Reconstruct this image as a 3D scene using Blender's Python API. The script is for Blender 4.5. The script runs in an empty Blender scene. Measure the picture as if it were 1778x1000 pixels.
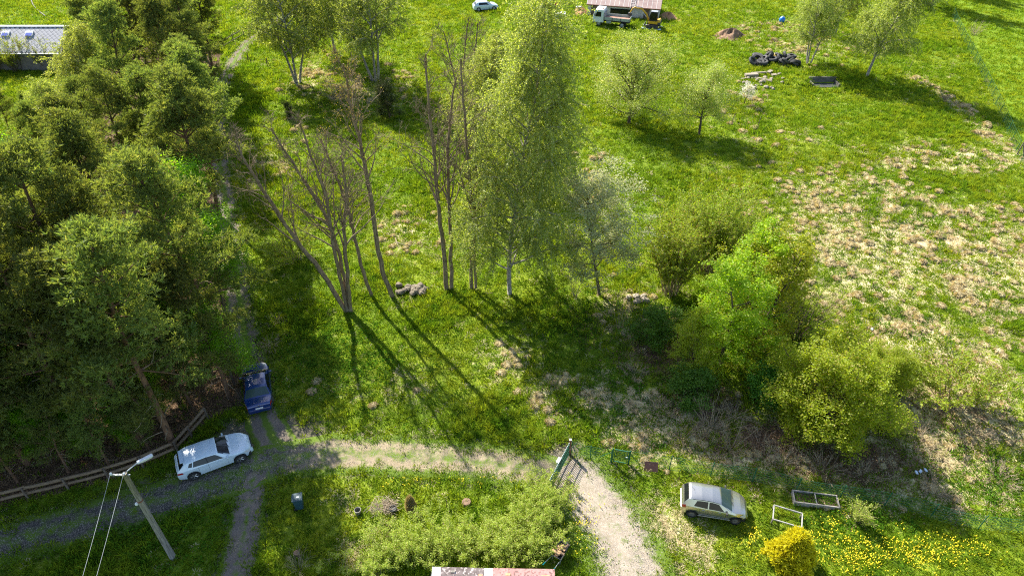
import bpy, math, random
import numpy as np
from mathutils import Vector, Matrix, Euler

scene = bpy.context.scene
COL = scene.collection
# ------------------------------------------------------------------ camera, sky, sun, exposure
CAM_H, CAM_PITCH, CAM_F = 34.0, math.radians(38.5), 1185.0 / 1778.0
cam_data = bpy.data.cameras.new('camera')
cam_data.sensor_width = 36.0
cam_data.lens = 36.0 * CAM_F
cam_data.clip_end = 3000.0
cam = bpy.data.objects.new('camera', cam_data)
COL.objects.link(cam)
cam.location = (0, 0, CAM_H)
cam.rotation_euler = (math.radians(90) - CAM_PITCH, 0, 0)
scene.camera = cam

SUN_AZ, SUN_EL = math.radians(-37.0), math.radians(42.0)      # clockwise from +Y, elevation
world = bpy.data.worlds.new('World')
scene.world = world
world.use_nodes = True
wn = world.node_tree
bg = wn.nodes['Background']
sky = wn.nodes.new('ShaderNodeTexSky')
sky.sky_type = 'NISHITA'
sky.sun_disc = False
sky.sun_elevation = SUN_EL
sky.sun_rotation = SUN_AZ
sky.dust_density = 1.2
wn.links.new(sky.outputs[0], bg.inputs[0])
bg.inputs[1].default_value = 0.115
sun_data = bpy.data.lights.new('sun', 'SUN')
sun_data.energy = 5.0
sun_data.angle = math.radians(0.53)
sun_data.color = (1.0, 0.95, 0.84)
sun = bpy.data.objects.new('sun', sun_data)
COL.objects.link(sun)
sdir = Vector((math.sin(SUN_AZ) * math.cos(SUN_EL), math.cos(SUN_AZ) * math.cos(SUN_EL), math.sin(SUN_EL)))
sun.rotation_euler = sdir.to_track_quat('Z', 'Y').to_euler()
sun.location = sdir * 200
scene.view_settings.view_transform = 'Standard'
scene.view_settings.look = 'None'
scene.view_settings.gamma = 1.0
scene.view_settings.use_curve_mapping = False
scene.view_settings.exposure = 1.42
scene.render.engine = 'CYCLES'
scene.cycles.use_denoising = False
scene.cycles.filter_width = 1.15
scene.cycles.max_bounces = 6
scene.cycles.diffuse_bounces = 4
scene.cycles.glossy_bounces = 2
scene.cycles.transmission_bounces = 4
scene.cycles.transparent_max_bounces = 4

# ------------------------------------------------------------------ survey: photograph -> place
_cp, _sp = math.cos(CAM_PITCH), math.sin(CAM_PITCH)
def _ray(px, py):
    x = (px - 889.0) / 1185.0
    y = (500.0 - py) / 1185.0
    return np.array([x, _cp + y * _sp, -_sp + y * _cp])
def g(px, py, z=0.0):
    'ground point seen at a pixel of the photograph'
    r = _ray(px, py)
    t = (z - CAM_H) / r[2]
    return np.array([0, 0, CAM_H]) + r * t
def on_plane(px, py, Y):
    'point seen at a pixel and standing in the upright plane y = Y'
    r = _ray(px, py)
    return np.array([0, 0, CAM_H]) + r * (Y / r[1])
def g2(px, py):
    p = g(px, py)
    return float(p[0]), float(p[1])

# ------------------------------------------------------------------ noise and terrain
_nr = np.random.RandomState(5)
_tab = _nr.rand(256, 256)
def vnoise(x, y, s=1.0, off=0.0):
    x = np.asarray(x, float) / s + off + 100.3
    y = np.asarray(y, float) / s + off * 1.7 + 57.1
    xi = np.floor(x).astype(int); yi = np.floor(y).astype(int)
    fx = x - xi; fy = y - yi
    fx = fx * fx * (3 - 2 * fx); fy = fy * fy * (3 - 2 * fy)
    a = _tab[xi % 256, yi % 256]; b = _tab[(xi + 1) % 256, yi % 256]
    c = _tab[xi % 256, (yi + 1) % 256]; d = _tab[(xi + 1) % 256, (yi + 1) % 256]
    return (a * (1 - fx) + b * fx) * (1 - fy) + (c * (1 - fx) + d * fx) * fy
def fbm(x, y, s, off=0.0, n=3):
    v = 0; a = 0.5; t = 0
    for k in range(n):
        v = v + a * vnoise(x, y, s / 2 ** k, off + 13 * k); t += a; a *= 0.5
    return v / t

TRACK_PX = [(600, -40), (520, 15), (470, 48), (432, 75), (408, 105), (390, 140), (380, 185), (378, 240), (384, 300), (394, 360), (402, 420), (413, 500), (426, 580), (441, 650), (455, 710), (480, 770), (520, 800)]
LOOP_PX = [(-150, 990), (0, 945), (150, 905), (300, 862), (400, 830), (480, 800), (560, 788), (650, 788), (740, 793), (840, 802), (920, 815), (975, 835), (1010, 850)]
SPUR_PX = [(445, 790), (437, 850), (425, 920), (410, 1000), (395, 1080)]
DRIVE_PX = [(975, 815), (1012, 845), (1058, 900), (1085, 960), (1096, 1010), (1105, 1090)]
def wpts(l): return np.array([g2(*p) for p in l])
def smooth_line(P, n=12):
    'Catmull-Rom through the points'
    P = np.asarray(P, float)
    Q = np.vstack([2 * P[0] - P[1], P, 2 * P[-1] - P[-2]])
    out = []
    for i in range(1, len(Q) - 2):
        for t in np.linspace(0, 1, n, endpoint=False):
            p0, p1, p2, p3 = Q[i - 1], Q[i], Q[i + 1], Q[i + 2]
            out.append(0.5 * ((2 * p1) + (-p0 + p2) * t + (2 * p0 - 5 * p1 + 4 * p2 - p3) * t * t + (-p0 + 3 * p1 - 3 * p2 + p3) * t ** 3))
    out.append(P[-1])
    return np.array(out)
def seg_dist(x, y, P):
    x = np.asarray(x, float); y = np.asarray(y, float)
    best = np.full(x.shape, 1e9)
    for a, b in zip(P[:-1], P[1:]):
        d = b - a
        L2 = d @ d + 1e-9
        t = np.clip(((x - a[0]) * d[0] + (y - a[1]) * d[1]) / L2, 0, 1)
        best = np.minimum(best, np.hypot(x - a[0] - t * d[0], y - a[1] - t * d[1]))
    return best
TRACK, LOOP, SPUR, DRIVE = (smooth_line(wpts(l), 6) for l in (TRACK_PX, LOOP_PX, SPUR_PX, DRIVE_PX))
W_TRACK, W_LOOP, W_SPUR, W_DRIVE = 1.1, 1.62, 1.15, 2.5        # half widths
def road_mask(x, y, shrink=0.0):
    'about 1 on the worn ways, 0 in the grass, with ragged edges'
    n = (fbm(x, y, 1.3, 3.0) - 0.5) * 1.1
    m = np.zeros(np.shape(x))
    for P, w in ((TRACK, W_TRACK), (LOOP, W_LOOP), (SPUR, W_SPUR), (DRIVE, W_DRIVE)):
        d = seg_dist(x, y, P)
        m = np.maximum(m, np.clip((w - shrink + n * 0.9 - d) / (0.35 + shrink) + 0.5, 0, 1))
    # trampled junction between the parked cars
    jx, jy = g2(470, 765)
    d = np.hypot((x - jx) / 1.7, (y - jy))
    m = np.maximum(m, np.clip((2.3 + n - shrink - d) / 0.35 + 0.5, 0, 1))
    return m
def blob(x, y, px, py, rpx, rpy):
    a = g(px, py)
    rx = abs(g(px + rpx, py)[0] - a[0])
    ry = (g(px, py - rpy)[1] - g(px, py + rpy)[1]) / 2
    return np.exp(-(((x - a[0]) / rx) ** 2 + ((y - a[1]) / ry) ** 2))
DRY_SPOTS = [(1560, 400, 230, 110, .75), (1700, 470, 150, 110, .7), (1640, 275, 190, 28, .75), (1430, 330, 130, 70, .45), (1520, 500, 120, 70, .55),
             (1590, 590, 110, 45, .9), (1380, 235, 100, 40, .3), (1690, 210, 25, 90, .55), (1400, 70, 110, 40, .45), (700, 400, 70, 50, .45),
             (540, 140, 60, 40, .55), (480, 260, 60, 60, .45), (640, 680, 150, 40, .4), (900, 640, 90, 40, .35), (985, 690, 90, 45, .65), (1090, 540, 70, 60, .65),
             (1180, 730, 150, 60, .8), (1330, 770, 150, 45, .9), (1500, 790, 190, 60, .85), (1650, 740, 170, 90, .85), (1700, 640, 110, 60, .5),
             (1590, 850, 150, 40, .6), (1010, 300, 60, 60, .4), (650, 150, 90, 40, .5), (690, 870, 100, 40, .25), (640, 960, 50, 40, .5), (1210, 940, 60, 50, .4), (1290, 170, 60, 40, .4), (1165, 920, 50, 70, .5)]
def dry_map(x, y):
    m = np.zeros(np.shape(x))
    for px, py, rx, ry, a in DRY_SPOTS:
        m = np.maximum(m, a * blob(x, y, px, py, rx, ry))
    return np.clip(m * 1.1 + (fbm(x, y, 9.0, 8.0) - 0.5) * 0.35 * (m > 0.02), 0, 1)
FOREST_PX = [(386, 95), (372, 180), (370, 240), (376, 300), (386, 360), (394, 420), (404, 500), (414, 580), (420, 640), (425, 700), (355, 735), (305, 785), (200, 830), (0, 880), (-200, 925), (-500, 700), (-300, 420), (-50, 300), (70, 250), (140, 165), (200, 95), (300, 70)]
def in_poly(x, y, P):
    x = np.asarray(x, float); y = np.asarray(y, float)
    c = np.zeros(x.shape, bool)
    n = len(P)
    for i in range(n):
        x0, y0 = P[i]; x1, y1 = P[(i + 1) % n]
        if y0 == y1: continue
        k = ((y0 > y) != (y1 > y)) & (x < (x1 - x0) * (y - y0) / (y1 - y0) + x0)
        c ^= k
    return c
FOREST = wpts(FOREST_PX)
def litter_map(x, y):
    f = in_poly(x, y, FOREST).astype(float)
    for px, py, rx, ry, a in [(1330, 765, 130, 40, .95), (1480, 800, 160, 50, .8), (1150, 600, 70, 60, .8), (1230, 700, 90, 50, .7), (1660, 720, 120, 60, .5), (590, 165, 60, 30, .5), (1030, 560, 60, 40, .4)]:
        f = np.maximum(f, a * blob(x, y, px, py, rx, ry))
    return f
PIT = ((g2(1410, 152)[0] + g2(1458, 152)[0]) / 2, g2(1410, 152)[1])
def hgt(x, y, bumps=True):
    x = np.asarray(x, float); y = np.asarray(y, float)
    h = (fbm(x, y, 14.0, 1.0, 2) - 0.5) * 0.30
    h = h + .85 * np.exp(-(((x - PIT[0]) / 4.2) ** 2 + ((y - PIT[1] - 2.4) / 2.8) ** 2) ** 2) * np.clip(np.maximum(np.abs(x - PIT[0]) - 1.75, y - PIT[1] - 1.45) / .35, 0, 1)
    return h
def hz(x, y): return float(hgt(np.array([x]), np.array([y]))[0])

# ------------------------------------------------------------------ mesh building
class MB:
    def __init__(s): s.v = []; s.f = []; s.m = []; s.t = []; s.n = 0
    def add(s, verts, faces, mat=0, tint=None):
        verts = np.asarray(verts, float)
        faces = [np.asarray(faces)] if isinstance(faces, np.ndarray) else [np.array([f]) for f in faces]
        k = 0
        for f in faces:
            s.f.append(f + s.n); k += len(f)
            s.m.append(np.full(len(f), mat, np.int32))
        if tint is None: tint = np.full(k, 0.5)
        s.t.append(np.broadcast_to(np.asarray(tint, float), (k,)).copy())
        s.v.append(verts); s.n += len(verts)
        return s
    def box(s, c, d, rz=0.0, mat=0, rot=None):
        c = np.array(c, float); d = np.array(d, float) / 2
        v = np.array([[x, y, z] for x in (-1, 1) for y in (-1, 1) for z in (-1, 1)], float) * d
        R = np.array((rot or Matrix.Rotation(rz, 3, 'Z')))
        v = v @ R.T + c
        return s.add(v, np.array([[0, 1, 3, 2], [4, 6, 7, 5], [0, 4, 5, 1], [2, 3, 7, 6], [0, 2, 6, 4], [1, 5, 7, 3]]), mat)
    def tube(s, pts, radii, sides=6, mat=0, caps=True):
        P = np.asarray(pts, float); n = len(P)
        r = np.broadcast_to(np.asarray(radii, float), (n,))
        T = np.gradient(P, axis=0)
        T /= np.linalg.norm(T, axis=1)[:, None] + 1e-12
        ref = np.array([0, 0, 1.0]) if abs(T.mean(0)[2]) < 0.8 * np.linalg.norm(T.mean(0)) + 1e-9 else np.array([1.0, 0, 0])
        A = np.cross(T, ref); A /= np.linalg.norm(A, axis=1)[:, None] + 1e-12
        B = np.cross(T, A)
        a = np.linspace(0, 2 * np.pi, sides, endpoint=False)
        V = P[:, None, :] + r[:, None, None] * (np.cos(a)[None, :, None] * A[:, None, :] + np.sin(a)[None, :, None] * B[:, None, :])
        i = np.arange(n - 1)[:, None] * sides; j = np.arange(sides)[None, :]; j2 = (j + 1) % sides
        F = np.stack([i + j, i + j2, i + sides + j2, i + sides + j], -1).reshape(-1, 4)
        s.add(V.reshape(-1, 3), F, mat)
        if caps and sides > 2:
            b = s.n - n * sides
            s.f.append(np.array([np.arange(sides)]) + b); s.f.append(np.array([np.arange(sides)[::-1]]) + b + (n - 1) * sides)
            s.m.append(np.full(2, mat, np.int32)); s.t.append(np.full(2, .5))
        return s
    def cyl(s, p0, p1, r0, r1=None, sides=12, mat=0):
        return s.tube([p0, p1], [r0, r0 if r1 is None else r1], sides, mat)
    def prism(s, prof, y0, y1, mat=0, axis='y'):
        'closed outline in the xz plane pushed along y'
        n = len(prof)
        a = np.array([(x, y0, z) for x, z in prof]); b = np.array([(x, y1, z) for x, z in prof])
        V = np.vstack([a, b])
        if axis == 'x': V = V[:, [1, 0, 2]]
        if axis == 'z': V = V[:, [0, 2, 1]]
        F = [list(range(n))[::-1], [i + n for i in range(n)]] + [[i, (i + 1) % n, (i + 1) % n + n, i + n] for i in range(n)]
        return s.add(V, F, mat)
    def lathe(s, prof, sides=20, mat=0, axis='z', c=(0, 0, 0)):
        'outline of (r, h) turned round an axis'
        n = len(prof); a = np.linspace(0, 2 * np.pi, sides, endpoint=False)
        V = np.array([[r * math.cos(t), r * math.sin(t), h] for r, h in prof for t in a])
        if axis == 'y': V = V[:, [0, 2, 1]]
        if axis == 'x': V = V[:, [2, 0, 1]]
        i = np.arange(n - 1)[:, None] * sides; j = np.arange(sides)[None, :]; j2 = (j + 1) % sides
        F = np.stack([i + j, i + j2, i + sides + j2, i + sides + j], -1).reshape(-1, 4)
        return s.add(V + np.array(c), F, mat)
    def blob(s, c, r, rng, sides=8, rings=6, rough=0.2, mat=0):
        'irregular stone-like lump'
        V = []
        for i in range(rings + 1):
            th = math.pi * i / rings
            for j in range(sides):
                ph = 2 * math.pi * j / sides
                k = 1 + rng.uniform(-rough, rough)
                if i in (0, rings): k = 1
                V.append((math.sin(th) * math.cos(ph) * r[0] * k, math.sin(th) * math.sin(ph) * r[1] * k, math.cos(th) * r[2] * k))
        i = np.arange(rings)[:, None] * sides; j = np.arange(sides)[None, :]; j2 = (j + 1) % sides
        F = np.stack([i + j, i + sides + j, i + sides + j2, i + j2], -1).reshape(-1, 4)
        return s.add(np.array(V) + np.array(c), F, mat)
    def mesh(s, name, mats, smooth=False):
        me = bpy.data.meshes.new(name)
        V = np.concatenate(s.v) if s.v else np.zeros((0, 3))
        loops = np.concatenate([f.ravel() for f in s.f]).astype(np.int32)
        tot = np.concatenate([np.full(len(f), f.shape[1], np.int32) for f in s.f])
        start = np.concatenate([[0], np.cumsum(tot)[:-1]]).astype(np.int32)
        me.vertices.add(len(V)); me.vertices.foreach_set('co', V.astype(np.float32).ravel())
        me.loops.add(len(loops)); me.loops.foreach_set('vertex_index', loops)
        me.polygons.add(len(tot)); me.polygons.foreach_set('loop_start', start)
        me.polygons.foreach_set('material_index', np.concatenate(s.m))
        me.polygons.foreach_set('use_smooth', np.full(len(tot), bool(smooth)))
        a = me.attributes.new('tint', 'FLOAT', 'FACE')
        a.data.foreach_set('value', np.concatenate(s.t).astype(np.float32))
        me.update(calc_edges=True)
        me.validate()
        for m in (mats if isinstance(mats, (list, tuple)) else [mats]): me.materials.append(m)
        return me
    def build(s, name, mats, parent=None, smooth=False, bevel=0.0):
        return place(name, s.mesh(name, mats, smooth), parent, bevel)

def place(name, me, parent=None, bevel=0.0):
    o = bpy.data.objects.new(name, me)
    COL.objects.link(o)
    if parent is not None: o.parent = parent
    if bevel:
        b = o.modifiers.new('edge', 'BEVEL'); b.width = bevel; b.segments = 2; b.limit_method = 'ANGLE'
        b.angle_limit = math.radians(40)
    return o
def tag(o, label=None, cat=None, group=None, kind=None):
    if label: o['label'] = label
    if cat: o['category'] = cat
    if group: o['group'] = group
    if kind: o['kind'] = kind
    return o
def thing(name, label, cat, loc=(0, 0, 0), rz=0.0, group=None):
    o = bpy.data.objects.new(name, None)
    COL.objects.link(o)
    o.empty_display_size = 0.2
    o.location = loc; o.rotation_euler = (0, 0, rz)
    return tag(o, label, cat, group)
def copy_tree(o, parent=None):
    c = o.copy(); COL.objects.link(c)
    if parent is not None: c.parent = parent
    for ch in list(o.children): copy_tree(ch, c)
    return c
def at_ground(px, py):
    x, y = g2(px, py)
    return (x, y, hz(x, y))
# ------------------------------------------------------------------ materials
def new_mat(name):
    m = bpy.data.materials.new(name); m.use_nodes = True
    nt = m.node_tree
    for n in list(nt.nodes): nt.nodes.remove(n)
    out = nt.nodes.new('ShaderNodeOutputMaterial')
    return m, nt, out
def nd(nt, kind, **kw):
    n = nt.nodes.new(kind)
    for k, v in kw.items():
        if k == 'ins':
            for a, b in v.items(): n.inputs[a].default_value = b
        else: setattr(n, k, v)
    return n
def lk(nt, a, b): nt.links.new(a, b)
def rgba(c): return (c[0], c[1], c[2], 1.0)
def mixc(nt, fac, a, b):
    m = nd(nt, 'ShaderNodeMix', data_type='RGBA')
    for val, i in ((fac, 0), (a, 6), (b, 7)):
        if isinstance(val, (int, float)): m.inputs[i].default_value = val
        elif isinstance(val, tuple): m.inputs[i].default_value = rgba(val)
        else: lk(nt, val, m.inputs[i])
    return m.outputs[2]
def ramp(nt, fac, lo, hi):
    r = nd(nt, 'ShaderNodeMapRange', interpolation_type='SMOOTHSTEP', ins={1: lo, 2: hi})
    lk(nt, fac, r.inputs[0])
    return r.outputs[0]
def math_n(nt, op, a, b):
    m = nd(nt, 'ShaderNodeMath', operation=op)
    for i, v in ((0, a), (1, b)):
        if isinstance(v, (int, float)): m.inputs[i].default_value = v
        else: lk(nt, v, m.inputs[i])
    return m.outputs[0]
def noise(nt, scale, detail=3.0, coord='pos', rough=0.55, dist=0.0, stretch=None):
    if coord == 'pos': c = nd(nt, 'ShaderNodeNewGeometry').outputs['Position']
    else: c = nd(nt, 'ShaderNodeTexCoord').outputs['Object']
    if stretch:
        mp = nd(nt, 'ShaderNodeMapping'); mp.inputs['Scale'].default_value = stretch
        lk(nt, c, mp.inputs[0]); c = mp.outputs[0]
    n = nd(nt, 'ShaderNodeTexNoise', ins={'Scale': scale, 'Detail': detail, 'Roughness': rough, 'Distortion': dist})
    lk(nt, c, n.inputs['Vector'])
    return n.outputs[0]
def attr(nt, name, kind='GEOMETRY'):
    a = nd(nt, 'ShaderNodeAttribute', attribute_name=name, attribute_type=kind)
    return a.outputs['Fac']
def surf(name, c1, c2, scale=4.0, rough=0.8, bump=0.0, metal=0.0, coord='obj', detail=4.0, lo=0.35, hi=0.65, c3=None, scale3=20.0, spec=0.3, coat=0.0, stretch=None):
    m, nt, out = new_mat(name)
    p = nd(nt, 'ShaderNodeBsdfPrincipled', ins={'Roughness': rough, 'Metallic': metal, 'Specular IOR Level': spec, 'Coat Weight': coat, 'Coat Roughness': 0.05})
    n = noise(nt, scale, detail, coord, stretch=stretch)
    col = mixc(nt, ramp(nt, n, lo, hi), c1, c2)
    if c3:
        col = mixc(nt, ramp(nt, noise(nt, scale3, 2.0, coord, stretch=stretch), 0.52, 0.66), col, c3)
    lk(nt, col, p.inputs['Base Color'])
    if bump:
        b = nd(nt, 'ShaderNodeBump', ins={'Strength': 0.6, 'Distance': bump})
        lk(nt, noise(nt, scale * 3, 4.0, coord), b.inputs['Height']); lk(nt, b.outputs[0], p.inputs['Normal'])
    lk(nt, p.outputs[0], out.inputs[0])
    return m
def glass(name, col=(0.008, 0.010, 0.011), rough=0.04):
    m, nt, out = new_mat(name)
    p = nd(nt, 'ShaderNodeBsdfPrincipled', ins={'Roughness': rough, 'Base Color': rgba(col), 'Specular IOR Level': 0.38})
    lk(nt, p.outputs[0], out.inputs[0]); return m
def leaf_mat(name, cA, cB, tr=1.6, mixf=0.45, cC=None, gloss=0.015, pos_var=0.25, tree_var=0.15):
    'two-sided leaf: reflects and lets light through; colour differs from leaf to leaf and tree to tree'
    m, nt, out = new_mat(name)
    t = attr(nt, 'tint')
    col = mixc(nt, t, cA, cB)
    if cC is not None: col = mixc(nt, ramp(nt, t, 0.86, 0.92), col, cC)
    oi = nd(nt, 'ShaderNodeObjectInfo').outputs['Random']
    hs = nd(nt, 'ShaderNodeHueSaturation')
    lk(nt, math_n(nt, 'ADD', math_n(nt, 'MULTIPLY', oi, 0.03), 0.485), hs.inputs['Hue'])
    pn = noise(nt, 0.9, 2.0)
    lk(nt, math_n(nt, 'MULTIPLY', math_n(nt, 'ADD', math_n(nt, 'MULTIPLY', pn, pos_var * 2), 1 - pos_var), math_n(nt, 'ADD', math_n(nt, 'MULTIPLY', oi, tree_var), 1.0 - tree_var / 2)), hs.inputs['Value'])
    lk(nt, col, hs.inputs['Color'])
    d = nd(nt, 'ShaderNodeBsdfDiffuse'); tl = nd(nt, 'ShaderNodeBsdfTranslucent')
    lk(nt, hs.outputs[0], d.inputs[0])
    gm = nd(nt, 'ShaderNodeVectorMath', operation='MULTIPLY')
    lk(nt, hs.outputs[0], gm.inputs[0]); gm.inputs[1].default_value = (tr * 1.36, tr * 1.32, tr * 0.55)
    lk(nt, gm.outputs[0], tl.inputs[0])
    mx = nd(nt, 'ShaderNodeMixShader', ins={0: mixf}); lk(nt, d.outputs[0], mx.inputs[1]); lk(nt, tl.outputs[0], mx.inputs[2])
    gl = nd(nt, 'ShaderNodeBsdfGlossy', ins={'Roughness': 0.5}); gl.inputs[0].default_value = (1, 1, 1, 1)
    m2 = nd(nt, 'ShaderNodeMixShader', ins={0: gloss * 0.25}); lk(nt, mx.outputs[0], m2.inputs[1]); lk(nt, gl.outputs[0], m2.inputs[2])
    lk(nt, m2.outputs[0], out.inputs[0])
    return m
def bark(name, c1, c2, c3=None, scale=6.0, stretch=(1, 1, 0.25), marks=None):
    return surf(name, c1, c2, scale, 0.9, 0.02, 0, 'obj', 5.0, 0.35, 0.65, c3, scale * 2.2, 0.15, 0, stretch)

M = {}
# ground: grass and earth as one sheet, straw where last year's grass lies
def ground_material():
    m, nt, out = new_mat('meadow_ground')
    p = nd(nt, 'ShaderNodeBsdfPrincipled', ins={'Roughness': 0.95, 'Specular IOR Level': 0.1})
    big = noise(nt, 0.11, 3.0); mid = noise(nt, 0.9, 4.0); fine = noise(nt, 6.0, 4.0)
    gcol = mixc(nt, ramp(nt, big, 0.35, 0.65), (0.120, 0.190, 0.011), (0.185, 0.230, 0.016))
    gcol = mixc(nt, ramp(nt, mid, 0.40, 0.70), gcol, (0.080, 0.130, 0.012))
    gcol = mixc(nt, math_n(nt, 'MULTIPLY', ramp(nt, fine, 0.50, 0.75), 0.4), gcol, (0.33, 0.30, 0.10))
    dry = attr(nt, 'dry')
    f = math_n(nt, 'ADD', math_n(nt, 'MULTIPLY', dry, 0.55), math_n(nt, 'SUBTRACT', noise(nt, 1.6, 4.0, rough=0.65), 0.66))
    straw = mixc(nt, ramp(nt, fine, 0.3, 0.7), (0.54, 0.46, 0.28), (0.38, 0.31, 0.17))
    col = mixc(nt, ramp(nt, f, 0.0, 0.22), gcol, straw)
    lit = attr(nt, 'litter')
    f2 = math_n(nt, 'ADD', math_n(nt, 'MULTIPLY', lit, 0.9), math_n(nt, 'SUBTRACT', mid, 0.75))
    brown = mixc(nt, ramp(nt, noise(nt, 9.0, 4.0), 0.35, 0.65), (0.055, 0.036, 0.02), (0.17, 0.11, 0.07))
    col = mixc(nt, ramp(nt, f2, 0.0, 0.3), col, brown)
    field = attr(nt, 'field')
    fcol = mixc(nt, ramp(nt, mid, 0.35, 0.7), (0.125, 0.205, 0.012), (0.165, 0.225, 0.018))
    col = mixc(nt, field, col, fcol)
    road = attr(nt, 'road')
    col = mixc(nt, road, col, mixc(nt, ramp(nt, fine, 0.35, 0.65), (0.085, 0.072, 0.06), (0.15, 0.125, 0.10)))
    lk(nt, col, p.inputs['Base Color'])
    b = nd(nt, 'ShaderNodeBump', ins={'Strength': 0.8, 'Distance': 0.10})
    lk(nt, math_n(nt, 'ADD', mid, math_n(nt, 'MULTIPLY', fine, 0.6)), b.inputs['Height']); lk(nt, b.outputs[0], p.inputs['Normal'])
    lk(nt, p.outputs[0], out.inputs[0])
    return m
def gravel_material(name, cA, cB, cstone, grassy=0.4, xgrad=None, cG=(0.10, 0.15, 0.02)):
    m, nt, out = new_mat(name)
    p = nd(nt, 'ShaderNodeBsdfPrincipled', ins={'Roughness': 0.92, 'Specular IOR Level': 0.15})
    mid = noise(nt, 0.8, 4.0); fine = noise(nt, 22.0, 3.0, rough=0.75)
    col = mixc(nt, ramp(nt, mid, 0.3, 0.7), cA, cB)
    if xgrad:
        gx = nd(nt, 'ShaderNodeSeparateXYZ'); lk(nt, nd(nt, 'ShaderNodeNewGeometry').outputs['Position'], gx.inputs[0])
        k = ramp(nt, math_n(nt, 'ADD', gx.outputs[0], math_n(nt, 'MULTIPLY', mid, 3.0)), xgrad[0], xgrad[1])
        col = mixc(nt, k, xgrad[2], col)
    v = nd(nt, 'ShaderNodeTexVoronoi', ins={'Scale': 24.0}); lk(nt, nd(nt, 'ShaderNodeNewGeometry').outputs['Position'], v.inputs['Vector'])
    sepc = nd(nt, 'ShaderNodeSeparateColor'); lk(nt, v.outputs['Color'], sepc.inputs[0])
    col = mixc(nt, math_n(nt, 'MULTIPLY', ramp(nt, sepc.outputs[0], 0.45, 0.95), 0.45), col, cstone)
    col = mixc(nt, math_n(nt, 'MULTIPLY', ramp(nt, sepc.outputs[1], 0.6, 0.95), 0.3), col, (0.06, 0.05, 0.04))
    ed = attr(nt, 'edge')
    gf = math_n(nt, 'ADD', math_n(nt, 'MULTIPLY', ed, 1.0), math_n(nt, 'SUBTRACT', noise(nt, 1.7, 5.0, rough=0.7), 0.95 - grassy))
    col = mixc(nt, ramp(nt, gf, 0.0, 0.28), col, cG)
    lk(nt, col, p.inputs['Base Color'])
    b = nd(nt, 'ShaderNodeBump', ins={'Strength': 0.6, 'Distance': 0.012})
    lk(nt, math_n(nt, 'ADD', fine, mid), b.inputs['Height']); lk(nt, b.outputs[0], p.inputs['Normal'])
    lk(nt, p.outputs[0], out.inputs[0])
    return m
M['ground'] = ground_material()
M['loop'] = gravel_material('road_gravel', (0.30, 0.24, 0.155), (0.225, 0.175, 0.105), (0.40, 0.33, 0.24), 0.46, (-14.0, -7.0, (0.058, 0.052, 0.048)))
M['drive'] = gravel_material('drive_gravel', (0.31, 0.26, 0.20), (0.24, 0.195, 0.14), (0.46, 0.41, 0.35), 0.46)
M['track'] = gravel_material('track_earth', (0.12, 0.10, 0.085), (0.19, 0.15, 0.115), (0.26, 0.22, 0.18), 0.30)

def grass_mat(name, cA, cB, cC, tr=1.55, mixf=0.45, hv=0.03):
    m, nt, out = new_mat(name)
    big = noise(nt, 0.12, 3.0); mid = noise(nt, 1.1, 3.0)
    col = mixc(nt, ramp(nt, big, 0.35, 0.65), cA, cB)
    col = mixc(nt, ramp(nt, mid, 0.42, 0.68), col, cC)
    oi = nd(nt, 'ShaderNodeObjectInfo').outputs['Random']
    hs = nd(nt, 'ShaderNodeHueSaturation')
    lk(nt, col, hs.inputs['Color'])
    lk(nt, math_n(nt, 'ADD', math_n(nt, 'MULTIPLY', oi, hv), 0.5 - hv / 2), hs.inputs['Hue'])
    lk(nt, math_n(nt, 'ADD', math_n(nt, 'MULTIPLY', attr(nt, 'tint'), 0.5), 0.75), hs.inputs['Value'])
    d = nd(nt, 'ShaderNodeBsdfDiffuse'); tl = nd(nt, 'ShaderNodeBsdfTranslucent')
    lk(nt, hs.outputs[0], d.inputs[0])
    gm = nd(nt, 'ShaderNodeVectorMath', operation='MULTIPLY'); lk(nt, hs.outputs[0], gm.inputs[0]); gm.inputs[1].default_value = (tr * 1.1, tr, tr * 0.5)
    lk(nt, gm.outputs[0], tl.inputs[0])
    mx = nd(nt, 'ShaderNodeMixShader', ins={0: mixf}); lk(nt, d.outputs[0], mx.inputs[1]); lk(nt, tl.outputs[0], mx.inputs[2])
    lk(nt, mx.outputs[0], out.inputs[0])
    return m
M['grass'] = grass_mat('grass_blades', (0.140, 0.226, 0.012), (0.215, 0.272, 0.018), (0.090, 0.172, 0.012))
M['straw'] = grass_mat('straw_blades', (0.62, 0.54, 0.34), (0.56, 0.47, 0.28), (0.46, 0.38, 0.22), 1.0, 0.3, 0.008)
M['weed'] = grass_mat('weed_leaves', (0.07, 0.165, 0.012), (0.11, 0.19, 0.015), (0.05, 0.12, 0.012), 1.4, 0.4)
M['litter'] = grass_mat('dead_leaves', (0.20, 0.125, 0.075), (0.28, 0.19, 0.12), (0.12, 0.07, 0.04), 0.8, 0.2, 0.01)
M['dandelion'] = surf('dandelion_yellow', (0.80, 0.62, 0.02), (0.85, 0.68, 0.03), 5, 0.7)
M['pebble'] = surf('pebbles', (0.42, 0.37, 0.32), (0.26, 0.22, 0.19), 3.0, 0.85, coord='pos')
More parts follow.
